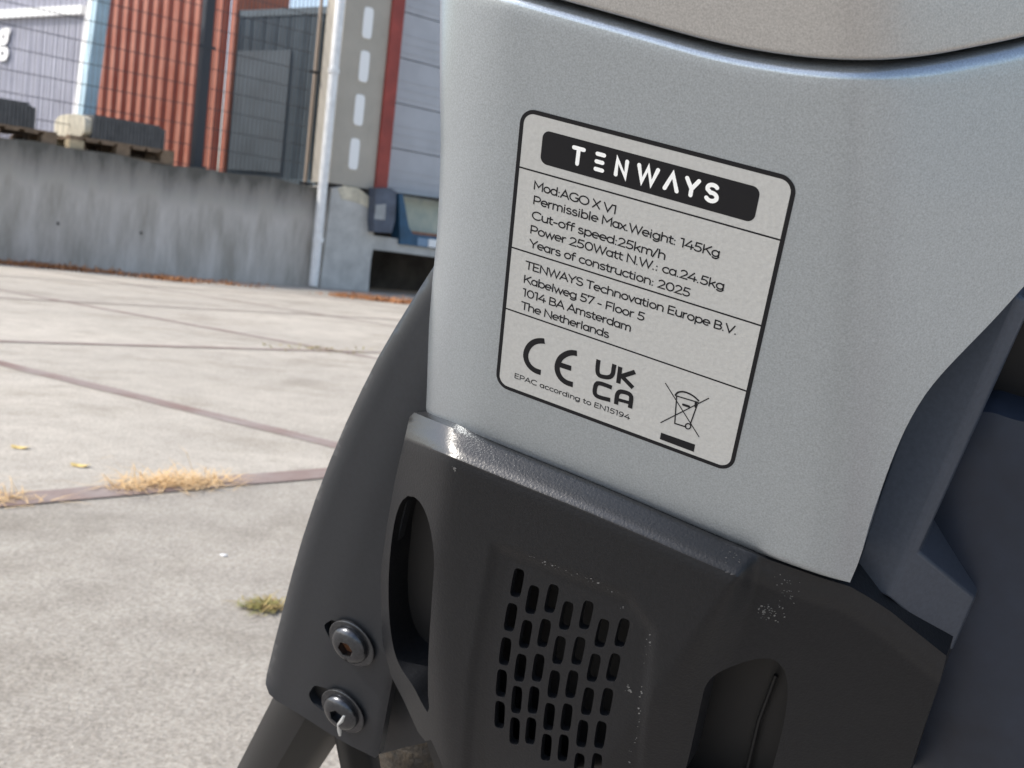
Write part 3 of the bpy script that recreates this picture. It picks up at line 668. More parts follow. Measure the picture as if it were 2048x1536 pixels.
# stroke lettering: each glyph = advance, list of polylines in units of the cap height (y up)
def arc(cx, cy, rx, ry, a0, a1, n=14): return [(cx + rx*math.cos(R(a0 + (a1-a0)*i/n)), cy + ry*math.sin(R(a0 + (a1-a0)*i/n))) for i in range(n+1)]
x_ = .70
GL = {
 ' ': (.30, []), '.': (.26, [[(.1, .0), (.1, .015)]]), ':': (.28, [[(.12, .0), (.12, .015)], [(.12, .5), (.12, .515)]]), '-': (.48, [[(.08, .34), (.38, .34)]]), '/': (.42, [[(.02, -.1), (.36, 1.05)]]),
 'A': (.82, [[(.03, 0), (.41, 1), (.79, 0)], [(.16, .3), (.66, .3)]]),
 'B': (.76, [[(.1, 0), (.1, 1), (.4, 1)] + arc(.4, .76, .24, .24, 90, -90)[1:] + [(.1, .52)], [(.4, .52)] + arc(.43, .26, .26, .26, 90, -90) + [(.1, 0)]]),
 'C': (.88, [arc(.5, .5, .44, .5, 48, 312, 22)]),
 'E': (.70, [[(.62, 1), (.1, 1), (.1, 0), (.63, 0)], [(.1, .52), (.56, .52)]]),
 'F': (.66, [[(.62, 1), (.1, 1), (.1, 0)], [(.1, .5), (.55, .5)]]),
 'G': (.92, [arc(.5, .5, .44, .5, 48, 322, 22) + [(.86, .46), (.62, .46)]]),
 'K': (.78, [[(.1, 0), (.1, 1)], [(.7, 1), (.12, .38)], [(.32, .56), (.74, 0)]]),
 'M': (.98, [[(.1, 0), (.1, 1), (.49, .35), (.88, 1), (.88, 0)]]),
 'N': (.86, [[(.1, 0), (.1, 1), (.76, 0), (.76, 1)]]),
 'O': (.98, [arc(.49, .5, .44, .5, 0, 360, 28)]),
 'P': (.74, [[(.1, 0), (.1, 1), (.4, 1)] + arc(.4, .7, .28, .3, 90, -90)[1:] + [(.1, .4)]]),
 'T': (.70, [[(.02, 1), (.68, 1)], [(.35, 1), (.35, 0)]]),
 'V': (.80, [[(.03, 1), (.4, 0), (.77, 1)]]), 'W': (1.15, [[(.03, 1), (.31, 0), (.575, .95), (.84, 0), (1.12, 1)]]),
 'X': (.76, [[(.06, 0), (.7, 1)], [(.06, 1), (.7, 0)]]), 'Y': (.74, [[(.02, 1), (.37, .45), (.72, 1)], [(.37, .45), (.37, 0)]]),
 'S': (.72, [arc(.36, .75, .27, .25, 35, 200, 12) + arc(.37, .25, .29, .26, 105, -150, 16)]),
 'D': (.86, [[(.1, 0), (.1, 1), (.38, 1)] + arc(.38, .5, .42, .5, 90, -90, 16) + [(.1, 0)]]),
 'U': (.82, [[(.1, 1), (.1, .33)] + arc(.41, .33, .31, .33, 180, 360) + [(.72, 1)]]),
 'a': (.66, [arc(.31, .35, .26, .35, 0, 360, 20), [(.57, .7), (.57, 0)]]),
 'b': (.70, [[(.09, 1.03), (.09, 0)], arc(.37, .35, .28, .35, 0, 360, 20)]),
 'c': (.60, [arc(.36, .35, .29, .35, 48, 312, 16)]),
 'd': (.70, [arc(.33, .35, .28, .35, 0, 360, 20), [(.61, 1.03), (.61, 0)]]),
 'e': (.66, [[(.06, .36), (.61, .36)] + arc(.335, .36, .28, .34, 0, 305, 18)]),
 'f': (.40, [[(.15, 0), (.15, .8)] + arc(.33, .82, .18, .2, 180, 80, 8), [(.02, .66), (.36, .66)]]),
 'g': (.70, [arc(.33, .35, .28, .35, 0, 360, 20), [(.61, .7), (.61, .0)] + arc(.34, -.0, .27, .26, 0, -140, 12)]),
 'h': (.68, [[(.09, 1.03), (.09, 0)], [(.09, .4)] + arc(.34, .42, .25, .28, 180, 0, 12) + [(.59, 0)]]),
 'i': (.26, [[(.12, .68), (.12, 0)], [(.12, .93), (.12, .945)]]),
 'k': (.62, [[(.09, 1.03), (.09, 0)], [(.52, .68), (.1, .25)], [(.27, .42), (.56, 0)]]),
 'l': (.25, [[(.12, 1.03), (.12, 0)]]),
 'm': (1.02, [[(.09, .7), (.09, 0)], [(.09, .42)] + arc(.3, .45, .21, .25, 180, 0, 12) + [(.51, 0)], [(.51, .42)] + arc(.72, .45, .21, .25, 180, 0, 12) + [(.93, 0)]]),
 'n': (.68, [[(.09, .7), (.09, 0)], [(.09, .4)] + arc(.34, .42, .25, .28, 180, 0, 12) + [(.59, 0)]]),
 'o': (.68, [arc(.34, .35, .28, .35, 0, 360, 20)]),
 'p': (.70, [[(.09, .7), (.09, -.27)], arc(.37, .35, .28, .35, 0, 360, 20)]),
 'r': (.42, [[(.09, .7), (.09, 0)], [(.09, .38)] + arc(.36, .4, .27, .3, 180, 90, 8)]),
 's': (.55, [arc(.27, .52, .19, .175, 40, 200, 10) + arc(.28, .175, .21, .18, 105, -150, 12)]),
 't': (.42, [[(.16, .9), (.16, .2)] + arc(.33, .2, .17, .2, 180, 290, 8), [(.02, .66), (.37, .66)]]),
 'u': (.66, [[(.08, .7), (.08, .28)] + arc(.33, .28, .25, .28, 180, 360, 12), [(.58, .7), (.58, 0)]]),
 'v': (.58, [[(.03, .68), (.29, 0), (.55, .68)]]), 'w': (.88, [[(.03, .68), (.24, 0), (.44, .66), (.64, 0), (.85, .68)]]),
 'x': (.56, [[(.05, 0), (.51, .68)], [(.05, .68), (.51, 0)]]), 'y': (.58, [[(.03, .68), (.30, .02)], [(.55, .68), (.26, -.08), (.16, -.25), (.03, -.25)]]),
 '0': (.80, [arc(.4, .5, .32, .5, 0, 360, 24)]), '1': (.42, [[(.05, .98), (.27, 1), (.27, 0)]]),
 '2': (.68, [arc(.32, .70, .26, .29, 155, -35, 12) + [(.06, 0), (.63, 0)]]),
 '4': (.76, [[(.48, 1), (.04, .26), (.72, .26)], [(.55, .55), (.55, 0)]]),
 '5': (.70, [[(.60, 1), (.17, 1), (.12, .56), (.3, .6)] + arc(.31, .3, .3, .3, 82, -140, 16)]),
 '7': (.66, [[(.06, .82), (.06, 1), (.62, 1), (.22, 0)]]),
 '9': (.72, [arc(.34, .68, .27, .31, 0, 360, 20), [(.61, .68), (.6, .4), (.45, .06), (.16, 0)]]),
}
def stroke(m_, pts, wd, mp, flat=False):
    """Ribbon with mitred joints and round ends; mp maps 2D units to a 3D point, called with a tiny height step."""
    pts = [np.array(p, float) for p in pts]; n = len(pts); r = wd/2
    if n == 2 and np.linalg.norm(pts[1]-pts[0]) < .05*1: pass
    closed = n > 4 and np.linalg.norm(pts[0]-pts[-1]) < 1e-6
    Lf, Rt = [], []
    for i in range(n):
        a = pts[i-1] if i > 0 else (pts[-2] if closed else None); b = pts[i+1] if i < n-1 else (pts[1] if closed else None)
        d1 = (pts[i]-a) if a is not None else (b - pts[i]); d2_ = (b - pts[i]) if b is not None else d1
        d1 = d1/(np.linalg.norm(d1)+1e-12); d2_ = d2_/(np.linalg.norm(d2_)+1e-12)
        n1 = np.array([-d1[1], d1[0]]); nn = n1 + np.array([-d2_[1], d2_[0]])
        nl = np.linalg.norm(nn); nn = n1 if nl < .2 else nn/nl; s = r/max(.45, nn @ n1)
        Lf.append(pts[i] + nn*s); Rt.append(pts[i] - nn*s)
    k = len(m_.V); m_.V += [mp(p) for p in Lf] + [mp(p) for p in Rt]
    m_.F += [[k+i, k+i+1, k+n+i+1, k+n+i] for i in range(n-1)]
    if not closed and not flat:
        for p, o_ in ((pts[0], pts[1]), (pts[-1], pts[-2])):
            d = p - o_; th = math.atan2(d[1], d[0]); k = len(m_.V)
            A = [p + r*np.array([math.cos(th + R(90 - 180*q/6)), math.sin(th + R(90 - 180*q/6))]) for q in range(7)]
            m_.V += [mp(a) for a in A]; m_.F.append([k+q for q in range(7)])
def text_line(name, txt, p0, p1, capmm, wmm, mt, h=.085, track=0.0, parent=None):
    (ua, va), (ub, vb) = uv(*p0), uv(*p1)
    wid = sum(GL[c][0] + track for c in txt) - track - .1
    sx = (ub - ua)/wid; m_ = MB(); x = 0
    sl = (vb - va)/(ub - ua)
    for i, c in enumerate(txt):
        adv, st = GL[c]
        for j, s in enumerate(st):
            hh = h + .0012*((i + j) % 5)
            # widths and heights scale apart, so strokes are laid out in mm first
            S = [((x + a - .06)*sx, b*capmm) for a, b in s]
            stroke(m_, S, wmm, lambda p, hh=hh: Lp(ua + p[0], va + p[0]*sl - p[1], hh))
        x += adv + track
    return mk(name, m_.V, m_.F, mt, parent or label)
pxmm = (uv(1300, 600)[1] - uv(1300, 590)[1])/10
CAP = 15.6*pxmm
for txt, p0, p1 in (("Mod:AGO X V1", (1068, 377.5), (1232, 428)), ("Permissible Max.Weight: 145Kg", (1067, 407), (1438, 514.5)), ("Cut-off speed:25km/h", (1064.5, 437), (1330, 519)),
        ("Power 250Watt N.W.: ca.24.5kg", (1061, 465.5), (1447, 580)), ("Years of construction: 2025", (1060, 493.5), (1379, 593.5)), ("TENWAYS Technovation Europe B.V.", (1052, 536.5), (1473, 669)),
        ("Kabelweg 57 - Floor 5", (1048, 564.3), (1288, 641.5)), ("1014 BA Amsterdam", (1046, 590.8), (1261, 662.5)), ("The Netherlands", (1043.5, 617), (1217, 675.5))):
    text_line("text_line", txt, p0, p1, CAP, .33, INK)
text_line("text_line", "EPAC according to EN15194", (1029.5, 755), (1259, 839), 10.6*pxmm, .23, INK, track=.05)
# maker's name in white on the black panel: letters spaced by hand
GLB = {'T': [[(0, 1), (1, 1)], [(.5, 1), (.5, 0)]], 'E': [[(.0, 1), (1, 1)], [(.0, .5), (.9, .5)], [(.0, 0), (1, 0)]], 'N': [[(0, 0), (0, 1), (1, 0), (1, 1)]],
       'W': [[(0, 1), (.25, 0), (.5, 1), (.75, 0), (1, 1)]], 'A': [[(0, 0), (.5, 1), (1, 0)]], 'Y': [[(0, 1), (.5, .4), (1, 1)], [(.5, .4), (.5, 0)]],
       'S': [[(a/.72 - .02, b) for a, b in arc(.36, .75, .30, .25, 35, 200, 12) + arc(.37, .25, .32, .26, 105, -150, 16)]]}
m_ = MB(); c3 = lambda x, y: (960 + x/3.151, 190 + y/3.151)
base_y = lambda x: 432 + .277*(x - 612)
for i, (c, xl_, xr_) in enumerate((('T', 582, 644), ('E', 729, 771), ('N', 856, 915), ('W', 990, 1108), ('A', 1164, 1240), ('Y', 1290, 1364), ('S', 1417, 1492))):
    (ua, va), (ub, vb) = uv(*c3(xl_, base_y(xl_))), uv(*c3(xr_, base_y(xr_))); hgt = 29.0*pxmm
    for j, s in enumerate(GLB[c]):
        hh = .10 + .002*((i+j) % 4)
        stroke(m_, [((a)*(ub-ua), b*hgt) for a, b in s], .90, lambda p, ua=ua, va=va, ub=ub, vb=vb, hh=hh: Lp(ua + p[0], va + p[0]*(vb-va)/(ub-ua) - p[1], hh))
mk("brand_lettering", m_.V, m_.F, INKW, label)
# marks drawn in the close-up's pixels
c4 = lambda p: (960 + p[0]/3.151, 590 + p[1]/3.151)
def marks(name, strokes, h=.085):
    m_ = MB()
    for j, (pts, wd, fl) in enumerate(strokes):
        pts = [uv(*c4(p)) for p in pts]; stroke(m_, pts, wd, lambda p, hh=h + .003*j: Lp(p[0], p[1], hh), fl)
    return mk(name, m_.V, m_.F, INK, label)
ce = []
for (lx, cx_, cy_) in ((0, 402, 395), (0, 600, 472)):
    pass
ceC = [tuple(p) for p in cat([(408, 290), (375, 288), (340, 297), (308, 325), (290, 368), (293, 408), (312, 445), (345, 473), (384, 488)], 26)]
ceE = [tuple(p) for p in cat([(612, 367), (578, 363), (543, 372), (508, 398), (489, 440), (490, 482), (510, 522), (545, 550), (586, 564)], 26)]
marks("conformity_mark", [(ceC, 1.42, True), (ceE, 1.42, True), ([(490, 434), (576, 462)], 1.35, True)])
ukU = [tuple(p) for p in cat([(748, 407), (742, 452), (742, 485), (752, 505), (775, 514), (805, 518), (826, 512), (838, 495), (842, 470), (848, 436)], 24)]
ukC = [tuple(p) for p in cat([(832, 583), (790, 566), (750, 555), (733, 563), (725, 590), (724, 615), (733, 632), (760, 645), (822, 661)], 24)]
ukA = [tuple(p) for p in cat([(858, 688), (862, 650), (868, 622), (884, 608), (910, 611), (940, 622), (953, 638), (953, 662), (946, 712)], 24)]
marks("approval_mark", [(ukU, 1.1, True), ([(885, 452), (872, 556)], 1.1, True), ([(978, 484), (890, 512)], 1.1, True), ([(893, 510), (965, 584)], 1.1, True), (ukC, 1.1, True), (ukA, 1.1, True), ([(868, 658), (950, 680)], .85, True)])
marks("bin_symbol", [([(1170, 556), (1380, 891)], .26, False), ([(1442, 650), (1140, 803)], .26, False), ([(1240, 638), (1228, 808)], .3, False), ([(1370, 690), (1326, 812)], .3, False), ([(1228, 808), (1298, 830)], .34, False),
    ([tuple(p) for p in cat([(1232, 630), (1250, 612), (1290, 610), (1340, 632), (1378, 664)], 16)], .42, False), ([(1236, 634), (1376, 676)], .3, False), ([(1362, 676), (1360, 704)], .6, False), ([(1282, 690), (1318, 702)], .6, False),
    ([(1312 + 17*math.cos(q), 826 + 17*math.sin(q)) for q in np.linspace(0, 2*math.pi, 17)], .3, False), ([(1338, 884), (1350, 966)], .0001, False)])
mk("bin_bar", [F(*c4(p), .09) for p in ((1141, 867), (1356, 943), (1347, 989), (1133, 908))], [[0, 1, 2, 3]], INK, label)

# ---- motor cover
topM = [(822, 822), (850, 834), (880, 846), (1000, 895), (1200, 976), (1440, 1080), (1540, 1120), (1640, 1155), (1700, 1173), (1740, 1196), (1780, 1222), (1835, 1266), (1893, 1312)]
leftM = [(830, 1640), (890, 1545), (868, 1492), (862, 1480), (850, 1482), (836, 1464), (806, 1398), (783, 1354), (766, 1292), (759, 1240), (757, 1195), (763, 1130), (774, 1050), (790, 960), (808, 882)]
outerM = np.array(topM + [(1878, 1370), (1850, 1450), (1820, 1540), (1790, 1640)] + [(900, 1640)] + leftM[1:], float)
hole = cat([(815, 992), (832, 996), (846, 1014), (858, 1046), (866, 1090), (868, 1130), (865, 1180), (861, 1240), (857, 1310), (856, 1380), (858, 1425), (846, 1410), (826, 1372), (803, 1338), (788, 1300), (779, 1240), (777, 1165), (782, 1090), (791, 1035), (802, 1005)], 70, True)
slotR = cat([(1404, 1398), (1412, 1370), (1436, 1346), (1480, 1327), (1520, 1317), (1548, 1320), (1568, 1340), (1575, 1375), (1572, 1420), (1560, 1480), (1545, 1536), (1525, 1620), (1345, 1620), (1372, 1536), (1390, 1460)], 90, True)
c7 = lambda x, y: (860 + x/2.2756, 1000 + y/2.2756)
colsv = [[(397, 378), (367, 535), (342, 690), (325, 835), (317, 978)], [(465, 455), (435, 612), (411, 765), (394, 910), (385, 1052)], [(553, 450), (519, 607), (492, 765), (471, 912), (458, 1052)],
         [(620, 528), (587, 685), (563, 840), (542, 988), (529, 1127)], [(711, 525), (675, 688), (645, 840), (621, 990), (606, 1130)], [(782, 607), (745, 765), (717, 918), (693, 1065), (678, 1215), (664, 1362)], [(874, 605), (834, 763), (803, 920), (775, 1070), (757, 1215), (742, 1362)]]
vents = []
for cl in colsv:
    for i, (x, y) in enumerate(cl):
        x, y = c7(x, y)
        d = np.array(cl[min(i+1, len(cl)-1)]) - np.array(cl[max(i-1, 0)]); d = d/np.linalg.norm(d); e = np.array([.95, .31])
        hl, hw = 29 - .5*i, 11.3 - .2*i
        vents.append(np.array([np.array([x, y]) + d*hl*math.copysign(abs(math.sin(q))**.42, math.sin(q)) + e*hw*math.copysign(abs(math.cos(q))**.55, math.cos(q)) for q in np.linspace(0, 2*math.pi, 28, endpoint=False)]))
topMd = cat(topM, 160); panel = np.array([(990, 1092), (1255, 1193), (1305, 1262), (1262, 1700), (925, 1700), (945, 1350)], float)
cre1 = [(905, 860), (888, 1000), (872, 1120), (876, 1300), (892, 1500), (900, 1640)]
cre2 = [(1545, 1080), (1530, 1140), (1490, 1300), (1440, 1450), (1390, 1640)]
cre3 = [(1760, 1180), (1730, 1260), (1690, 1400), (1650, 1640)]
def h_motor(P):
    x, y = P[:, 0], P[:, 1]
    dT = pdist(P, topMd)
    bev = sstep((1530 - .22*dT - x)/(26 + .4*dT))
    h = .4 + bev*(7.6*np.clip(dT/54, 0, 1)) + (1-bev)*(1.0*sstep(dT/40))
    # soft outer shoulder of the bevel
    h = h - bev*.5*np.exp(-((dT - 54)/10)**2)
    dl = xat(cre1, y) - x
    h = h - softp(dl, 9)*.085 - .0006*np.clip(dl, 0, 200)**2
    d2q = x - xat(cre2, y); h = h - softp(d2q, 24)*.055
    d3 = x - xat(cre3, y); h = h + softp(d3, 40)*.006
    pd = pdist(P, np.vstack([panel, panel[:1]])); ins = inside(P, panel)
    h = h - .9*np.where(ins, sstep(.5 + pd/22), sstep(.5 - pd/22))
    h = h - .00004*np.clip(y - 1330, 0, 400)**2*sstep((1150 - x)/250)
    return h
ring0 = [np.asarray(outerM)]
holes = [hole, slotR] + vents
vset = np.vstack(vents)
def dep(p):
    if pdist(p[None], np.vstack([hole, hole[:1]]))[0] < 1: return 16
    if pdist(p[None], np.vstack([slotR, slotR[:1]]))[0] < 1: return 9
    if np.min(np.linalg.norm(vset - p, axis=1)) < 2: return 2.2
    return 22
_gx = np.stack(np.meshgrid(np.arange(1450, 1545, 4.1), np.arange(1085, 1310, 4.3)), -1); _gx[1::2, :, 0] += 2
extra = np.vstack([at(topMd, np.linspace(0, .66, 160)) + np.array([-.36, .93])*o_ for o_ in (46, 50, 54, 58, 62)])
extra = np.vstack([_gx.reshape(-1, 2), extra[extra[:, 0] < 1447]])
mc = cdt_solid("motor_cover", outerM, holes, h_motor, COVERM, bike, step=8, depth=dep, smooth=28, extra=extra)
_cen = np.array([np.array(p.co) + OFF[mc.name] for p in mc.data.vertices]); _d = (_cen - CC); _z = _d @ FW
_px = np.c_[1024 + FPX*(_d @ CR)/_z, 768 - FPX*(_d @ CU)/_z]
_sh = sstep((58 - pdist(_px, topMd))/9)*(1 - .85*sstep((_px[:, 0] - 1150)/340))      # glossier along the chamfer, fading to the right
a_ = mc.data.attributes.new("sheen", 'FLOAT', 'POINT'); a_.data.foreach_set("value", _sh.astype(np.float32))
tag(mc, "black plastic motor cover with rounded vent slots")
mb = MB(); P = [(800, 900), (880, 880), (1590, 1180), (1640, 1330), (1590, 1640), (900, 1640), (840, 1440), (790, 1300)]
mb.prism([F(x, y, -16) for x, y in P], [F(x, y, -16) - LN*.05 for x, y in P]); mb.build("motor_housing", DEEP, bike)
mb = MB()
for pts, wd in ((((1004, 1412), (998, 1475)), .5), (((1036, 1386), (1034, 1440)), .18), (((1036, 1440), (1036, 1500)), .5)):
    mb.tube([F(*pts[0], -4), F(*pts[1], -4)], wd*1e-3, 10)
mb.build("cooling_fin", STEEL, bike, 40)
# rib inside the right slot
mb = MB(); mb.tube([F(1552, 1350, -14), F(1518, 1440, -14), F(1480, 1600, -14)], .0006, 10); mb.build("slot_rib", DEEP, mc, 40)
# scuffs: tiny pale flakes where the cover has been rubbed
def flakes(path, n, sig, size, lift=.06):
    V, Fc = [], []
    P = cat(path, 200)
    for _ in range(n):
        c = P[rng.integers(200)] + rng.normal(0, sig, 2); h = h_motor(c[None])[0] + lift
        if any(inside(c[None], v)[0] for v in vents if np.linalg.norm(v.mean(0)-c) < 60): continue
        s = abs(rng.normal(0, size)) + .6; a = rng.uniform(0, 6.28); k = len(V); m = 5
        for q in range(m): rr = s*rng.uniform(.4, 1.1); V.append(F(c[0] + rr*1.5*math.cos(a + q*6.28/m), c[1] + rr*math.sin(a + q*6.28/m), h))
        Fc.append([k+q for q in range(m)])
    mk("scuff_mark", V, Fc, SCUFF, mc)
SC = []
flakes([(1002, 1096), (1040, 1104), (1100, 1128), (1180, 1160), (1240, 1190)], 24, 2.5, .9)
flakes([(1240, 1214), (1250, 1222)], 5, 2, 1.2)
flakes([(1290, 1248), (1300, 1270), (1290, 1330), (1280, 1400), (1270, 1480), (1256, 1536)], 26, 3, 1.0)
flakes([(1255, 1370), (1258, 1385)], 10, 3, 1.1)
flakes([(1520, 1212), (1535, 1222), (1560, 1226)], 48, 10, .9)
flakes([(1565, 1160), (1580, 1180), (1570, 1200)], 30, 10, .8)
flakes([(908, 935), (912, 945)], 8, 2, 1.0); flakes([(1450, 1110), (1480, 1122)], 12, 6, .9); 

# ---- guard plate with two bolts, on the left
plateL = [(905, 500), (870, 529), (850, 560), (822, 604), (790, 656), (757, 713), (725, 776), (692, 846), (660, 921), (630, 1000), (605, 1076), (583, 1152), (563, 1230), (547, 1292), (533, 1350), (531, 1368), (538, 1388), (553, 1402), (572, 1412)]
outerP = np.array(plateL + [(620, 1442), (660, 1468), (700, 1491), (735, 1508), (750, 1516), (757, 1510), (770, 1440), (784, 1366), (796, 1300), (785, 1200), (792, 1100), (815, 1000), (850, 900), (890, 780), (905, 600)], float)
slotB = cat([(636, 1372), (622, 1380), (618, 1390), (624, 1404), (634, 1413), (655, 1425), (700, 1420), (690, 1395)], 36, True)
slotA = cat([(652, 1262), (649, 1250), (656, 1244), (668, 1241), (700, 1262), (700, 1300), (670, 1290)], 30, True)
PH = -9.0
plLd = cat(plateL, 220)
def h_plate(P):
    x, y = P[:, 0], P[:, 1]
    d = pdist(P, plLd[:205])
    h = PH - 3.4*fillet(d, 34) - 2.0*sstep((120 - d)/120) - .00002*np.clip(1000 - y, 0, 600)**2 
    dr = x - np.interp(y, [1360, 1520], [778, 752]); h = h - softp(dr, 4)*.12*sstep((y-1340)/20)
    return h
gp = cdt_solid("guard_plate", outerP, [slotB, slotA], h_plate, PLATE, bike, step=9, depth=lambda p: 3.2, smooth=40)
tag(gp, "curved satin black guard plate with two bolts")
BS = 1.34
def lathe(prof, c, ax, n=40):
    ax = ax/np.linalg.norm(ax); a = LU - ax*(LU @ ax); a /= np.linalg.norm(a); b = np.cross(ax, a); m_ = MB(); k = len(prof)
    V = [c + (ax*z*.8 + (a*math.cos(2*math.pi*q/n) + b*math.sin(2*math.pi*q/n))*r)*1e-3*BS for q in range(n) for r, z in prof]
    Fc = [[q*k+i, q*k+i+1, ((q+1) % n)*k+i+1, ((q+1) % n)*k+i] for q in range(n) for i in range(k-1)]
    m_.add(V, Fc); return m_, a, b
for i, (px, roll_) in enumerate((((706, 1284), 12), ((688, 1419), 40))):
    c = F(*px, PH + .3); ax = LN
    m_, a, b = lathe([(0, 0), (6.3, 0), (6.5, .2), (6.5, .9), (6.3, 1.1), (4.9, 1.15)], c, ax); 
    bolt = m_.build("bolt", STEEL, gp, 30); OFF[bolt.name] = OFF[gp.name]
    prof = [(4.95, 1.0), (5.0, 1.5)] + [(2.15 + 2.85*math.cos(R(q)), 1.5 + 2.5*math.sin(R(q))) for q in range(0, 95, 8)] + [(2.15, 4.0)]
    m_, _, _ = lathe(prof, c, ax); hd = m_.build("bolt_head", STEEL, bolt, 50)
    # hexagonal socket
    m_ = MB(); hx = [(2.15*math.cos(R(60*q + roll_)), 2.15*math.sin(R(60*q + roll_))) for q in range(6)]
    rim = [(2.2*math.cos(R(10*q + roll_)), 2.2*math.sin(R(10*q + roll_))) for q in range(36)]
    hx36 = []
    for q in range(36):
        j = q//6; f = (q % 6)/6; hx36.append((hx[j][0]*(1-f) + hx[(j+1) % 6][0]*f, hx[j][1]*(1-f) + hx[(j+1) % 6][1]*f))
    W3 = lambda p, z: c + (a*p[0] + b*p[1] + ax*z*.8)*1e-3*BS
    V = [W3(p, 4.02) for p in rim] + [W3(p, 3.9) for p in hx36] + [W3((p[0]*.97, p[1]*.97), 1.7) for p in hx36]
    Fc = [[q, (q+1) % 36, 36+(q+1) % 36, 36+q] for q in range(36)] + [[36+q, 36+(q+1) % 36, 72+(q+1) % 36, 72+q] for q in range(36)]
    mk("hex_socket", V, Fc, STEEL, bolt, 25)
    mk("socket_floor", [W3((p[0]*.97, p[1]*.97), 1.72) for p in hx36], [list(range(36))], GLINT if i == 0 else STEEL, bolt)
    # stamped characters on the dome
    txt = "TM8" if i == 0 else "O"
    m_ = MB()
    for j, ch in enumerate(txt):
        phi = R(-(118 - 17*j)) if i == 0 else R(-88)
        for s in GL[ch][1] if ch in GL else [arc(.3, .72, .2, .22, 0, 360, 14), arc(.3, .26, .25, .27, 0, 360, 14)]:
            def mpd(p, phi=phi):
                th = phi + (p[0])/3.6; rr = 3.0 + p[1]; q_ = min(1, max(0, (rr - 2.15)/2.85)); z = 1.5 + 2.5*math.sqrt(1 - q_*q_)
                return W3((rr*math.cos(th), rr*math.sin(th)), z + .05)
            stroke(m_, [((u - .35)*1.05, v*1.25) for u, v in s], .2, mpd)
    mk("stamped_mark", m_.V, m_.F, INK, bolt)
# glue drip on the lower bolt
m_ = MB(); m_.tube([F(688, 1432, -4.4), F(684, 1441, -4.2), F(676, 1449, -4.6), F(679, 1458, -5.4), F(680, 1470, -6.4)], [.0004, .0007, .0004, .0008, .0005], 10); m_.build("glue_drip", CLEAR, gp, 60)

m_ = MB(); P = [(612, 1330), (640, 1225), (740, 1225), (745, 1440), (640, 1440), (600, 1400)]
m_.prism([F(x, y, PH - 3.6) for x, y in P], [F(x, y, PH - 3.6) - LN*.002 for x, y in P]); m_.build("backing_plate", DEEP, gp)
# ---- stand legs (faceted tubes down to the concrete)
def leg(name, pts, rad, nside, rot, mt):
    A, Bq = pts; d = Bq - A; t = (0.0 - A[2])/d[2]; E = A + d*t
    ax = d/np.linalg.norm(d); a = np.cross(ax, FW); a /= np.linalg.norm(a); b = np.cross(ax, a)
    V = []; n = nside*6
    for P in (A - ax*.045, E):
        for q in range(n):
            th = 2*math.pi*q/n; k = math.cos(math.pi/nside)/math.cos((th + rot) % (2*math.pi/nside) - math.pi/nside); k = .45*k + .55
            V.append(P + (a*math.cos(th) + b*math.sin(th))*rad*k)
    o = mk(name, V, [[q, (q+1) % n, n+(q+1) % n, n+q] for q in range(n)] + [list(range(n))[::-1], list(range(n, 2*n))], mt, bike, 40)
    m_ = MB(); m_.tube([E + WZ*.022, E + WZ*.012, E + WZ*.011], [rad*1.12, rad*1.2, rad*1.2], 20); m_.build("rubber_foot", DEEP, o, 40)
    return o
leg("stand_leg", (F(610, 1440, -34), F(546, 1549, -44)),   .0150, 4, .0, LEGM)
leg("stand_leg", (F(712, 1480, -28), F(726, 1560, -34)), .0075, 6, .3, LEGM)
# dark casing between plate and motor cover
mb = MB(); P = [(770, 1340), (870, 1380), (868, 1470), (850, 1486), (820, 1492), (790, 1500), (760, 1508)]
mb.prism([F(x, y, -20) for x, y in P], [F(x, y, -20) - LN*.03 for x, y in P]); mb.build("inner_casing", PLATE, bike)

# ---- rear wheel glimpsed below the cover
wd_ = np.array([.56, .83, 0]); wd_ /= np.linalg.norm(wd_)
hit = CC + ray(806, 1512)*(.52/ray(806, 1512)[1]); WR = .335
zc = WR + .012; dzq = hit[2] - zc; fwd = math.sqrt(WR**2 - dzq**2)
wc = hit*[1, 1, 0] + wd_*fwd + WZ*zc; side = np.cross(wd_, WZ)
wheel_off = wc
V, Fc = [], []; nm_, nq = 220, 26
for i in range(nm_):
    th = 2*math.pi*i/nm_; rad_ = wd_*math.cos(th) + WZ*math.sin(th)
    for q in range(nq):
        ph = 2*math.pi*q/nq; r_ = .027
        knob = .0035*(1 if ((i//2 + (q//3)) % 2 == 0 and math.cos(ph) > .1) else 0)
        V.append(wc + rad_*(WR - .027 + (r_ + knob)*math.cos(ph)) + side*(r_*1.05 + knob)*math.sin(ph))
Fc = [[i*nq+q, i*nq+(q+1) % nq, ((i+1) % nm_)*nq+(q+1) % nq, ((i+1) % nm_)*nq+q] for i in range(nm_) for q in range(nq)]
wheel = mk("wheel", V, Fc, RUBBER, bike, 35)
mb = MB()
rp = [wc + (wd_*math.cos(q) + WZ*math.sin(q))*(WR - .062) for q in np.linspace(0, 2*math.pi, 61)]
mb.tube(rp, .012, 12, False); mb.build("rim", PLATE, wheel, 50)
mb = MB()
for i in range(28):
    q = 2*math.pi*i/28; s = (1 if i % 2 else -1)
    mb.tube([wc + side*.02*s + (wd_*math.cos(q + .5*s) + WZ*math.sin(q + .5*s))*.025, wc + (wd_*math.cos(q) + WZ*math.sin(q))*(WR - .07)], .001, 6)
mb.tube([wc - side*.055, wc + side*.055], .026, 20); mb.build("spokes_and_hub", PLATE, wheel, 40)

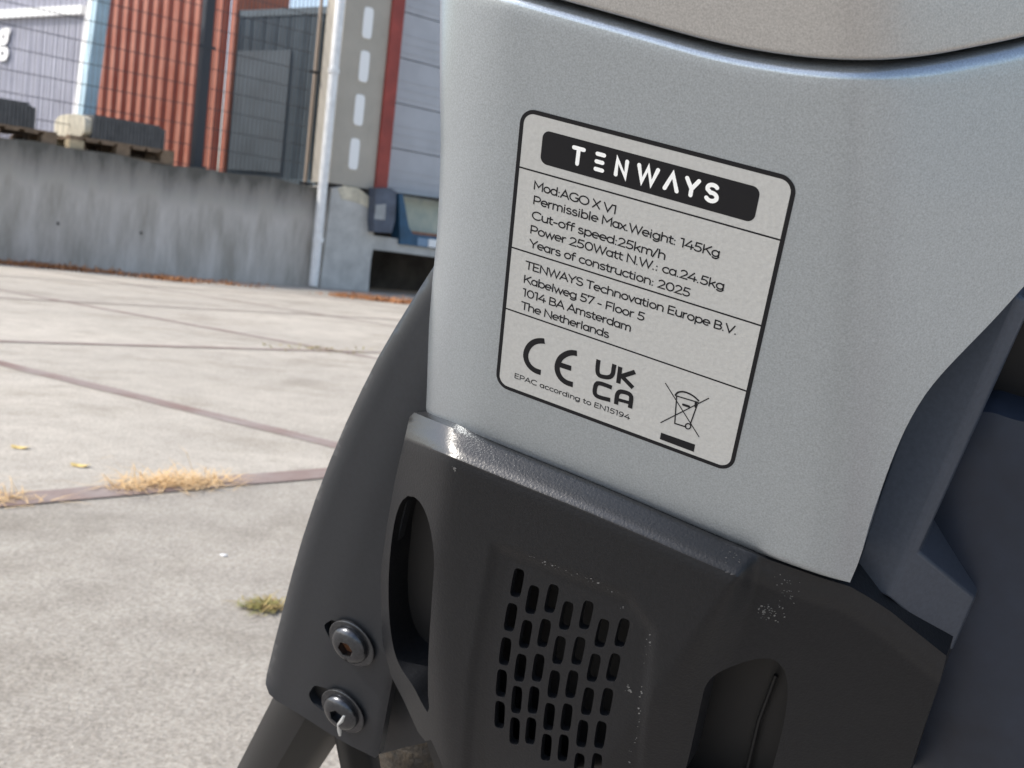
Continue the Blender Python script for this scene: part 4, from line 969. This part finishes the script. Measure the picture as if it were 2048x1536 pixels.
# ---- right side: bracket, side guard
hs = lambda p: float(h_shell(np.array([p], float))[0])
pB, pC = F(2040, 592, hs((2040, 592)) - 5), F(1775, 1195, hs((1775, 1195)) - 5)
def onpl(p, third):
    nn = np.cross(pC - pB, third - pB); d = ray(*p); return CC + d*(((pB - CC) @ nn)/(d @ nn))
tf, ts = F(1700, 1160, hs((1775, 1195)) - 6.5), F(1951, 1196, hs((1775, 1195)) - 21)
fr = [(1957, 560), None, None, (1700, 1160)]
V = [onpl((1908, 560), tf), pB, pC, onpl((1700, 1160), tf)] + [onpl(p, ts) for p in ((2064, 606), (1838, 1104), (1951, 1196), (1903, 1304))]
Fc = [[0, 1, 2, 3], [1, 4, 5, 6, 7, 2]]
loop = [0, 1, 4, 5, 6, 7, 2, 3]
V = [np.asarray(v) for v in V]; b0 = len(V); V += [V[i] - LN*.016 for i in loop]; m = len(loop)
Fc += [[loop[i], loop[(i+1) % m], b0 + (i+1) % m, b0 + i] for i in range(m)] + [list(range(b0, b0+m))]
br = mk("frame_bracket", V, Fc, BLUEM, bike)
bv = br.modifiers.new("bevel", 'BEVEL'); bv.width = .0008; bv.segments = 3; bv.limit_method = 'ANGLE'; bv.angle_limit = R(25)
tag(br, "blue-grey angled metal bracket")
mb = MB(); P = [(2060, 540), (2060, 640), (1850, 1080), (1770, 1180), (1640, 1100), (1700, 800), (1900, 600)]
mb.prism([F(x, y, -58) for x, y in P], [F(x, y, -58) - LN*.01 for x, y in P]); mb.build("inner_casing", DEEP, bike)  # dark backing added for the shade in the gap beside the bracket
def h_side(P):
    x, y = P[:, 0], P[:, 1]
    return -36 - 8*fillet(np.clip(x - 1800, 0, 999), 140) - 5*sstep((950 - y)/200) - .00002*np.clip(y-1200, 0, 600)**2
sg = coons_solid("side_guard", [(1880, 815), (1975, 800), (2060, 822), (2300, 860)], [(1740, 1720), (1900, 1740), (2300, 1760)], [(1880, 815), (1830, 1000), (1840, 1200), (1810, 1450), (1740, 1720)], [(2300, 860), (2310, 1300), (2300, 1760)], h_side, np.linspace(0, 1, 40), np.linspace(0, 1, 40), NAVY, bike, back=25, rimT=(3, 30))
tag(sg, "dark navy rounded side guard")
mb = MB(); P = [(1930, 560), (2300, 420), (2300, 900), (1860, 900)]
mb.prism([F(x, y, -52) for x, y in P], [F(x, y, -52) - LN*.02 for x, y in P]); mb.build("hole_shade_panel", DEEP, bike)  # dark panel put in for the shade of an open hole
